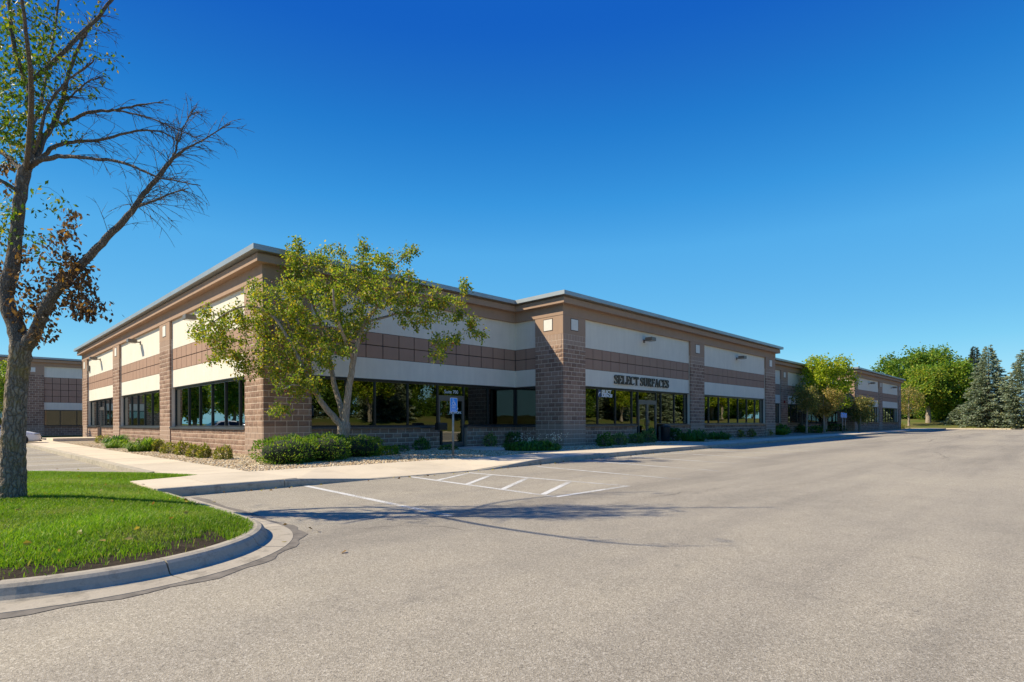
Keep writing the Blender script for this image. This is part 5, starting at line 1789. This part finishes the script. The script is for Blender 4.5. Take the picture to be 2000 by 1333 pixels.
YEW = [(0.078, 0.163, 0.021), (0.13, 0.234, 0.023), (0.202, 0.293, 0.026), (0.325, 0.319, 0.031), (0.044, 0.098, 0.018)]
OLV = [(0.228, 0.234, 0.048), (0.168, 0.192, 0.038), (0.312, 0.276, 0.06), (0.36, 0.264, 0.09), (0.108, 0.132, 0.034)]
DKG = [(0.054, 0.135, 0.032), (0.088, 0.196, 0.041), (0.135, 0.25, 0.049), (0.23, 0.311, 0.068), (0.035, 0.088, 0.024)]
PLE = [(0.112, 0.2, 0.062), (0.175, 0.263, 0.081), (0.25, 0.325, 0.112), (0.362, 0.375, 0.175), (0.069, 0.125, 0.043)]
W5 = [4, 4, 3, 1.2, 3]
def yew_hedge(label, lobes, n):
    t = None
    m = MB()
    core = MB()
    for px0, px1, pt, pb, dep in lobes:
        b = gp((px0 + px1) / 2, pb, -0.03)
        D = dist_of(b)
        K = FPX / D
        rx, h = (px1 - px0) / 2 / K, (pb - pt) / K
        loc = b + np.array([CYW, SY, 0]) * dep * 0.85
        if t is None:
            t = thing('yew_hedge', label, 'hedge', (loc[0], loc[1], -0.03), YAW - PI / 2)
            o = loc
        dl = loc - o
        lo = np.array([SY * dl[0] - CYW * dl[1], CYW * dl[0] + SY * dl[1], 0])
        k = int(n * rx * h * 1.2)
        d = nrm(rng.normal(size=(k, 3)))
        d = np.sign(d) * np.abs(d) ** 0.72
        d = d / np.max(np.abs(d), axis=1, keepdims=True) ** 0.35
        d = d / np.linalg.norm(d, axis=1, keepdims=True) ** 0.6
        lump = 1 + 0.07 * np.sin(d[:, 0] * 9 + d[:, 1] * 6) + 0.06 * np.sin(d[:, 2] * 8 + d[:, 0] * 5)
        P = lo + np.array([0, 0, h * 0.45]) + d * np.array([rx, dep, h * 0.55]) * (rng.uniform(0.80, 1.0, k) * lump)[:, None]
        P[:, 2] = np.maximum(P[:, 2], 0.03)
        leaf_cloud(m, P, d * 0.8 + rng.normal(size=(k, 3)) * 0.45 + np.array([0, 0, 0.5]), 0.058 * rng.uniform(0.7, 1.3, k), YEW, [3, 5, 4, 1.0, 2], 0.24)
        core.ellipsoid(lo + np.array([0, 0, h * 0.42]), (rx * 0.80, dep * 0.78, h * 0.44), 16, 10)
    m.build('foliage', MAT['leaf'], t)
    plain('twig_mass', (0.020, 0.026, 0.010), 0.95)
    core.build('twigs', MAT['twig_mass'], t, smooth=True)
yew_hedge('dense clipped yew hedge at the corner pillar behind the crabapple trunk', [(476, 600, 853, 911, 0.95), (560, 668, 849, 905, 0.9), (640, 738, 853, 896, 0.85)], 5200)
shrub('low spreading yew tip right of the clipped hedge', 733, 774, 873, 891, YEW, [1, 4, 5, 2, 1], 700, 0.065, loose=0.6)
shrub('dark round shrub against the base wall under the recess window', 806, 836, 857, 881, DKG, W5, 900, 0.06)
shrub('small dull bluish shrub beside the dark round shrub', 770, 796, 871, 884, DKG, W5, 400, 0.05)
shrub('low leafy plant at the foot of the parking sign post', 856, 892, 871, 881, PLE, W5, 420, 0.07)
shrub('upright light green shrub right of the suite door', 944, 970, 848, 874, PLE, [2, 4, 4, 1, 2], 800, 0.06)
shrub('round green shrub behind the white flowers', 984, 1017, 845, 871, DKG, [3, 4, 4, 1, 2], 1000, 0.06)
for i, (a, b, tp_, bs, lab) in enumerate(((1168, 1199, 848, 874, 'first dense green shrub right of the projecting pillar'), (1196, 1228, 848, 871, 'second dense green shrub right of the projecting pillar'),
                                     (1231, 1260, 847, 868, 'third green shrub, just left of the entrance path'), (1256, 1284, 840, 866, 'pale feathery shrub at the entrance path'))):
    shrub(lab, a, b, tp_, bs, PLE if i else DKG, W5, 1000, 0.07, group='shrubs along the projecting front')
shrub('dark broad-leaved plant beside the litter bin', 1304, 1332, 838, 863, DKG, [5, 3, 1, 0.3, 5], 700, 0.11)
for a, b, tp_, bs, lab in ((1430, 1456, 840, 855, 'first olive shrub under the second window bay'), (1453, 1481, 840, 854, 'second olive shrub under the second window bay'), (1478, 1516, 839, 852, 'third olive shrub at the end pillar of the projection')):
    shrub(lab, a, b, tp_, bs, OLV, W5, 700, 0.09, group='olive shrubs under the second bay')
for a, b, tp_, bs, lab in ((1516, 1548, 832, 849, 'green shrub at the start of the second recess'), (1545, 1578, 832, 845, 'green shrub under the slim olive tree'), (1618, 1660, 829, 843, 'green shrub with white flowers by the distant sign'), (1655, 1690, 830, 842, 'green shrub at the corner of the far wing'),
                      (1698, 1722, 829, 839, 'brownish shrub under the far wing windows'), (1720, 1745, 829, 838, 'low green shrub under the far wing windows'), (1745, 1775, 827, 837, 'dark low shrub at the end of the far wing'), (1578, 1620, 834, 846, 'shaded shrub behind the distant sign post')):
    shrub(lab, a, b, tp_, bs, DKG if 'green' in lab or 'shaded' in lab else OLV, W5, 600, 0.16, group='shrubs along the second recess and far wing')
# side bed
for a, b, tp_, bs, lab in ((180, 205, 852, 867, 'yellow-brown shrub at the stoop of the side door'), (293, 313, 861, 884, 'first olive shrub by the side wall, next to the daylilies'), (310, 338, 866, 888, 'second olive shrub by the side wall'),
                      (336, 363, 865, 891, 'third olive shrub by the side wall, the tallest'), (361, 386, 871, 895, 'fourth olive shrub by the side wall'), (384, 406, 872, 897, 'fifth small olive shrub by the side wall'), (415, 447, 874, 900, 'last olive shrub before the corner pillar')):
    shrub(lab, a, b, tp_, bs, OLV, [4, 3, 3, 2, 2], 800, 0.055, loose=0.7, group='olive shrubs in the side bed')

def blades(label, px0, px1, ptop, pbase, pal, n=260, name='daylily_clump', wid=0.016, group=None, depth=None):
    b = gp((px0 + px1) / 2, pbase, -0.03)
    D = dist_of(b)
    K = FPX / D
    rx, h = (px1 - px0) / 2 / K, (pbase - ptop) / K
    ry = depth if depth else min(rx, 0.6)
    loc = b + np.array([CYW, SY, 0]) * ry * 0.6
    t = thing(name, label, 'plant', (loc[0], loc[1], -0.03), YAW - PI / 2, group)
    m = MB()
    for _ in range(n):
        a = rng.uniform(0, 6.28)
        rr_ = math.sqrt(rng.random())
        o = np.array([math.cos(a) * rr_ * rx * 0.78, math.sin(a) * rr_ * ry * 0.85, 0])
        a += rng.normal() * 0.9
        dr = np.array([math.cos(a), math.sin(a), 0])
        L = h * rng.uniform(0.75, 1.45) * (1.05 - 0.45 * rr_ ** 2) * (1 + 0.22 * math.sin(o[0] * 5.0 + o[1] * 7.0))
        s = np.array([-dr[1], dr[0], 0]) * wid * rng.uniform(0.7, 1.3)
        lean = rng.uniform(0.35, 1.25)
        p = [o, o + dr * L * 0.22 * lean + np.array([0, 0, L * 0.55]), o + dr * L * 0.55 * lean + np.array([0, 0, L * 0.78]), o + dr * L * 0.95 * lean + np.array([0, 0, L * (0.72 - 0.35 * lean)])]
        c = np.array(pal[rng.integers(len(pal))]) * rng.uniform(0.8, 1.2)
        v = [p[0] - s * 0.7, p[0] + s * 0.7, p[1] - s, p[1] + s, p[2] - s * 0.8, p[2] + s * 0.8, p[3]]
        m.add(v, [(0, 1, 3, 2), (2, 3, 5, 4), (4, 5, 6)], c)
    m.build('foliage', MAT['leaf'], t)
    return t
DL = [(0.13, 0.235, 0.018), (0.19, 0.30, 0.022), (0.085, 0.165, 0.018), (0.25, 0.32, 0.028)]
DLd = [(0.072, 0.182, 0.034), (0.104, 0.24, 0.039), (0.049, 0.13, 0.029)]
blades('dark green daylily clump near the side door stoop', 196, 238, 853, 871, DLd + DL[:1], 420, group='daylilies in the side bed')
blades('bright daylily clump at the edge of the side sidewalk', 198, 242, 862, 877, DL, 420, group='daylilies in the side bed')
blades('largest bright daylily clump in the middle of the side bed', 238, 296, 860, 884, DL, 640, group='daylilies in the side bed')
blades('long dark daylily drift below the first projecting window pillar', 1330, 1385, 844, 864, DLd, 620, wid=0.022, group='daylilies before the projection')
blades('second dark daylily drift under the second window bay', 1380, 1433, 846, 860, DLd, 560, wid=0.022, group='daylilies before the projection')
blades('bright green grassy clump at the start of the second recess', 1514, 1540, 838, 850, DL, 260, wid=0.03)
# low hosta bed with white flower spikes
tb = blades('low green ground cover at the foot of the projecting pillar', 972, 1110, 866, 883, DL[:1] + DLd + DL[2:3], 1500, name='hosta_bed', wid=0.03, depth=0.9)
m = MB()
st = MB()
for i in range(24):
    u = rng.uniform(-0.7, 0.95)
    o = np.array([u * 1.45, rng.uniform(-0.1, 0.7), 0.15])
    tip = o + np.array([rng.uniform(0.0, 0.32), rng.uniform(-0.1, 0.1), rng.uniform(0.28, 0.62)])
    st.tube([o, (o + tip) / 2 + np.array([-0.03, 0, 0.03]), tip], [0.005, 0.004, 0.003], 4, cap=False)
    k = 9
    P = tip + (o - tip) * rng.uniform(0, 0.38, (k, 1)) + rng.normal(size=(k, 3)) * 0.018
    leaf_cloud(m, P, rng.normal(size=(k, 3)) + np.array([0, 0, -0.6]), 0.055 * np.ones(k), [(0.62, 0.60, 0.70), (0.72, 0.72, 0.74)], [1, 1], 0.35)
m.build('flowers', MAT['leaf'], tb, kind='stuff')
plain('stem_green', (0.06, 0.10, 0.03), 0.7)
st.build('flower_stalks', MAT['stem_green'], tb, kind='stuff')

# ------------------------------------------------------------------ lawn of the island
LAWN = [(-5.02, -8.75), (-5.03, -6.53), (-4.10, -6.27), (-3.72, -6.04), (-4.14, -5.28), (-4.30, -4.9), (-5.05, -3.85), (-6.2, -2.45), (-7.2, -1.6), (-8.06, -1.5)]
poly = LAWN + [(ICX - (IR + 0.01) * math.cos(a), ICY - (IR + 0.01) * math.sin(a)) for a in np.linspace(0, PI, 25)]
def edge_dist(x, y):
    d = np.full(np.shape(x), 9.0)
    for (x1, y1), (x2, y2) in zip(poly, poly[1:] + poly[:1]):
        L2 = (x2 - x1) ** 2 + (y2 - y1) ** 2 + 1e-9
        t = np.clip(((x - x1) * (x2 - x1) + (y - y1) * (y2 - y1)) / L2, 0, 1)
        d = np.minimum(d, np.hypot(x - x1 - t * (x2 - x1), y - y1 - t * (y2 - y1)))
    return d
def lawn_z(x, y):
    e = edge_dist(x, y)
    return -0.038 + 0.11 * np.minimum(1, e / 1.1) + 0.012 * np.sin(x * 2.1 + y) * np.sin(y * 1.3) * np.minimum(1, e / 0.5)
def inside(x, y, poly):
    c = False
    n = len(poly)
    for i in range(n):
        x1, y1 = poly[i]
        x2, y2 = poly[(i + 1) % n]
        if (y1 > y) != (y2 > y) and x < (x2 - x1) * (y - y1) / (y2 - y1) + x1: c = not c
    return c
v, f, vid = [], [], {}
gs = 0.155
for i in range(int(5.0 / gs) + 1):
    for j in range(int(12.6 / gs) + 1):
        x, y = -8.15 + i * gs, -13.85 + j * gs
        if inside(x + gs / 2, y + gs / 2, poly) or any(inside(x + a * gs, y + b * gs, poly) for a in (0, 1) for b in (0, 1)):
            q = []
            for a, b in ((0, 0), (1, 0), (1, 1), (0, 1)):
                kx = (i + a, j + b)
                if kx not in vid:
                    xx, yy = x + a * gs, y + b * gs
                    if not inside(xx, yy, poly):              # pull outside corners back to the outline
                        best = None
                        for e in range(len(poly)):
                            p1, p2 = np.array(poly[e]), np.array(poly[(e + 1) % len(poly)])
                            tt = np.clip(np.dot(np.array([xx, yy]) - p1, p2 - p1) / (np.dot(p2 - p1, p2 - p1) + 1e-9), 0, 1)
                            pr = p1 + tt * (p2 - p1)
                            dd = np.hypot(*(pr - (xx, yy)))
                            if best is None or dd < best[0]: best = (dd, pr)
                        xx, yy = best[1]
                    vid[kx] = len(v)
                    v.append((xx, yy, float(lawn_z(xx, yy))))
                q.append(vid[kx])
            f.append(tuple(q))
MB().add(v, f).build('lawn', MAT['lawn_soil'], smooth=True, kind='structure', label='soil of the lawn island under the grass')

def inside_np(x, y, poly):
    c = np.zeros(len(x), bool)
    for (x1, y1), (x2, y2) in zip(poly, poly[1:] + poly[:1]):
        if y1 != y2: c ^= ((y1 > y) != (y2 > y)) & (x < (x2 - x1) * (y - y1) / (y2 - y1) + x1)
    return c

def grass():
    n = 300000
    x = rng.uniform(-8.1, -3.6, n)
    y = rng.uniform(-13.75, -1.6, n)
    ok = inside_np(x, y, poly)
    e = np.where(y < ICY, IR - np.hypot(x - ICX, y - ICY), np.where(y < -8.8, np.minimum(IR - np.abs(x - ICX), 1.0), 1.0))
    bare = 0.5 + 0.5 * np.sin(x * 6.1 + 1.5 * np.sin(y * 9)) * np.sin(x * 2.3 + y * 3.1)
    ww = 0.22 + 0.30 * bare                               # worn soil next to the front kerb
    ok &= ~((y < ICY - 0.5) & (x < -5.55) & (e < ww) & (rng.random(n) < 0.985 - 0.30 * (e / ww) ** 2))
    ok &= np.hypot(x + 6.78, y + 8.9) > 0.22
    keep = np.nonzero(ok)[0]
    x, y = x[keep], y[keep]
    n = len(x)
    z = lawn_z(x, y)
    P = np.stack([x, y, z], 1)
    a = rng.uniform(0, 2 * PI, n)
    patch = 0.5 + 0.5 * np.sin(x * 1.7 + np.sin(y * 1.3) * 2) * np.sin(y * 1.1 + x * 0.6)
    h = rng.uniform(0.030, 0.062, n) * (0.8 + 0.35 * patch)
    wd = rng.uniform(0.0022, 0.0042, n)
    side = np.stack([np.cos(a), np.sin(a), np.zeros(n)], 1) * wd[:, None]
    b = rng.uniform(0, 2 * PI, n)
    bend = np.stack([np.cos(b), np.sin(b), np.zeros(n)], 1) * (h * rng.uniform(0.2, 0.9, n))[:, None]
    up = np.array([0, 0, 1.0])
    v = np.empty((n, 5, 3))
    v[:, 0] = P - side
    v[:, 1] = P + side
    v[:, 2] = P + side * 0.8 + up * (h * 0.6)[:, None] + bend * 0.35
    v[:, 3] = P - side * 0.8 + up * (h * 0.6)[:, None] + bend * 0.35
    v[:, 4] = P + up * h[:, None] + bend
    pal = np.array([(0.181, 0.318, 0.018), (0.236, 0.379, 0.022), (0.132, 0.247, 0.018), (0.318, 0.395, 0.039), (0.461, 0.406, 0.142)])
    c = pal[rng.choice(5, n, p=[0.36, 0.34, 0.16, 0.11, 0.03])] * (0.78 + 0.40 * patch[:, None]) * rng.uniform(0.85, 1.15, (n, 1))
    dry = np.zeros(n)
    for cx_, cy_, r_ in ((-5.55, -9.0, 0.42), (-6.5, -10.9, 0.30), (-5.45, -11.7, 0.28), (-7.2, -11.8, 0.35), (-6.1, -12.9, 0.25), (-6.0, -6.6, 0.5), (-5.3, -7.6, 0.3), (-7.0, -6.0, 0.4)):
        dry = np.maximum(dry, np.exp(-((x - cx_) ** 2 + (y - cy_) ** 2) / r_ ** 2))
    dry = np.clip(dry + 0.15 * np.sin(x * 17 + y * 11) * dry, 0, 1)[:, None] * rng.uniform(0.2, 1.0, (n, 1))
    c = c * (1 - 0.7 * dry) + np.array([0.40, 0.36, 0.13]) * 0.7 * dry
    v[:, 4, 2] -= (dry[:, 0] * h * 0.4)
    m = MB()
    m.v = [v.reshape(-1, 3)]
    m.n = n * 5
    i0 = np.arange(n) * 5
    m.fa = [np.stack([i0, i0 + 1, i0 + 2, i0 + 3], 1), np.stack([i0 + 3, i0 + 2, i0 + 4], 1)]
    m.c = [np.repeat(c, 5, axis=0)]
    m.build('grass', MAT['grass_blade'], kind='stuff', label='short bright green grass on the lawn island', category='grass')
grass()

# ------------------------------------------------------------------ river gravel and leaf litter
def gravel():
    base = np.array([(1, 0, 0), (-0.5, 0.86, 0), (-0.5, -0.86, 0), (0.1, 0, 0.75), (-0.05, 0.05, -0.6), (0.45, 0.75, 0.25), (-0.9, 0.05, 0.3), (0.4, -0.8, 0.3)])
    faces = [(0, 5, 3), (5, 1, 3), (1, 6, 3), (6, 2, 3), (2, 7, 3), (7, 0, 3), (0, 7, 4), (7, 2, 4), (2, 6, 4), (6, 1, 4), (1, 5, 4), (5, 0, 4)]
    P = []
    def region(x0, x1, y0, y1, dens):
        n = int((x1 - x0) * (y1 - y0) * dens)
        P.append(np.stack([rng.uniform(x0, x1, n), rng.uniform(y0, y1, n)], 1))
    region(-2.62, 0.0, -6.0, 0.0, 620)
    region(0.0, 7.25, -6.0, -0.06, 400)
    region(-2.62, -0.06, 0.0, 9.0, 420)
    region(-2.62, -0.06, 9.0, 20.0, 220)
    region(9.35, 12.0, -5.6, -0.1, 250)
    region(12.0, 18.45, -5.45, -3.06, 250)
    region(20.8, 30.0, -5.15, -3.06, 140)
    P = np.concatenate(P)
    n = len(P)
    s = rng.uniform(0.018, 0.038, n)
    a = rng.uniform(0, 2 * PI, n)
    nb = len(base)
    jit = base[None] * rng.uniform(0.75, 1.25, (n, nb, 1)) * s[:, None, None] * np.array([1.15, 1.0, 0.8])
    ca, sa = np.cos(a)[:, None], np.sin(a)[:, None]
    v = np.empty((n, nb, 3))
    v[:, :, 0] = jit[:, :, 0] * ca - jit[:, :, 1] * sa + P[:, :1]
    v[:, :, 1] = jit[:, :, 0] * sa + jit[:, :, 1] * ca + P[:, 1:]
    v[:, :, 2] = jit[:, :, 2] - 0.028 + s[:, None] * 0.5
    pal = np.array([(0.56, 0.43, 0.26), (0.68, 0.56, 0.38), (0.42, 0.30, 0.18), (0.60, 0.42, 0.24), (0.76, 0.67, 0.52), (0.30, 0.20, 0.12)])
    c = pal[rng.choice(6, n, p=[.26, .22, .2, .14, .1, .08])] * rng.uniform(0.85, 1.15, (n, 1))
    m = MB()
    m.v = [v.reshape(-1, 3)]
    m.n = n * nb
    m.fa = [(np.array(faces)[None] + (np.arange(n) * nb)[:, None, None]).reshape(-1, 3)]
    m.c = [np.repeat(c, nb, axis=0)]
    m.build('gravel', MAT['stone'], kind='stuff', label='tan river gravel in the planting beds', category='gravel', smooth=True)
gravel()

m = MB()
n = 70
P = np.stack([rng.uniform(-8, -5.1, n), rng.uniform(-13.5, -3, n), np.full(n, 0.095)], 1)
P = P[[inside(p[0], p[1], poly) for p in P]]
n2 = 16
Q = np.stack([rng.uniform(-7.5, -4.4, n2), rng.uniform(-14.6, -9, n2), np.full(n2, ZA + 0.012)], 1)
Q = Q[[not inside(p[0], p[1], poly) and np.hypot(p[0] - ICX, p[1] - ICY) > IR + 0.16 for p in Q]]
S2 = np.stack([rng.uniform(-4, 18, 90), rng.uniform(-0.45, -0.20, 90), np.full(90, ZA + 0.012)], 1)
S2[:, 1] += np.array([ky(q) for q in S2[:, 0]])
A = np.concatenate([P, Q, S2])
ax = rng.normal(size=(len(A), 3)) * np.array([1, 1, 0.18])
leaf_cloud(m, A, ax, rng.uniform(0.04, 0.075, len(A)), [(0.34, 0.24, 0.06), (0.22, 0.11, 0.04), (0.42, 0.33, 0.12), (0.12, 0.07, 0.035)], [3, 3, 2, 3], 0.35)
m.build('fallen_leaves', MAT['leaf'], kind='stuff', label='few fallen yellow and brown leaves on lawn, gutter and kerb', category='leaves')
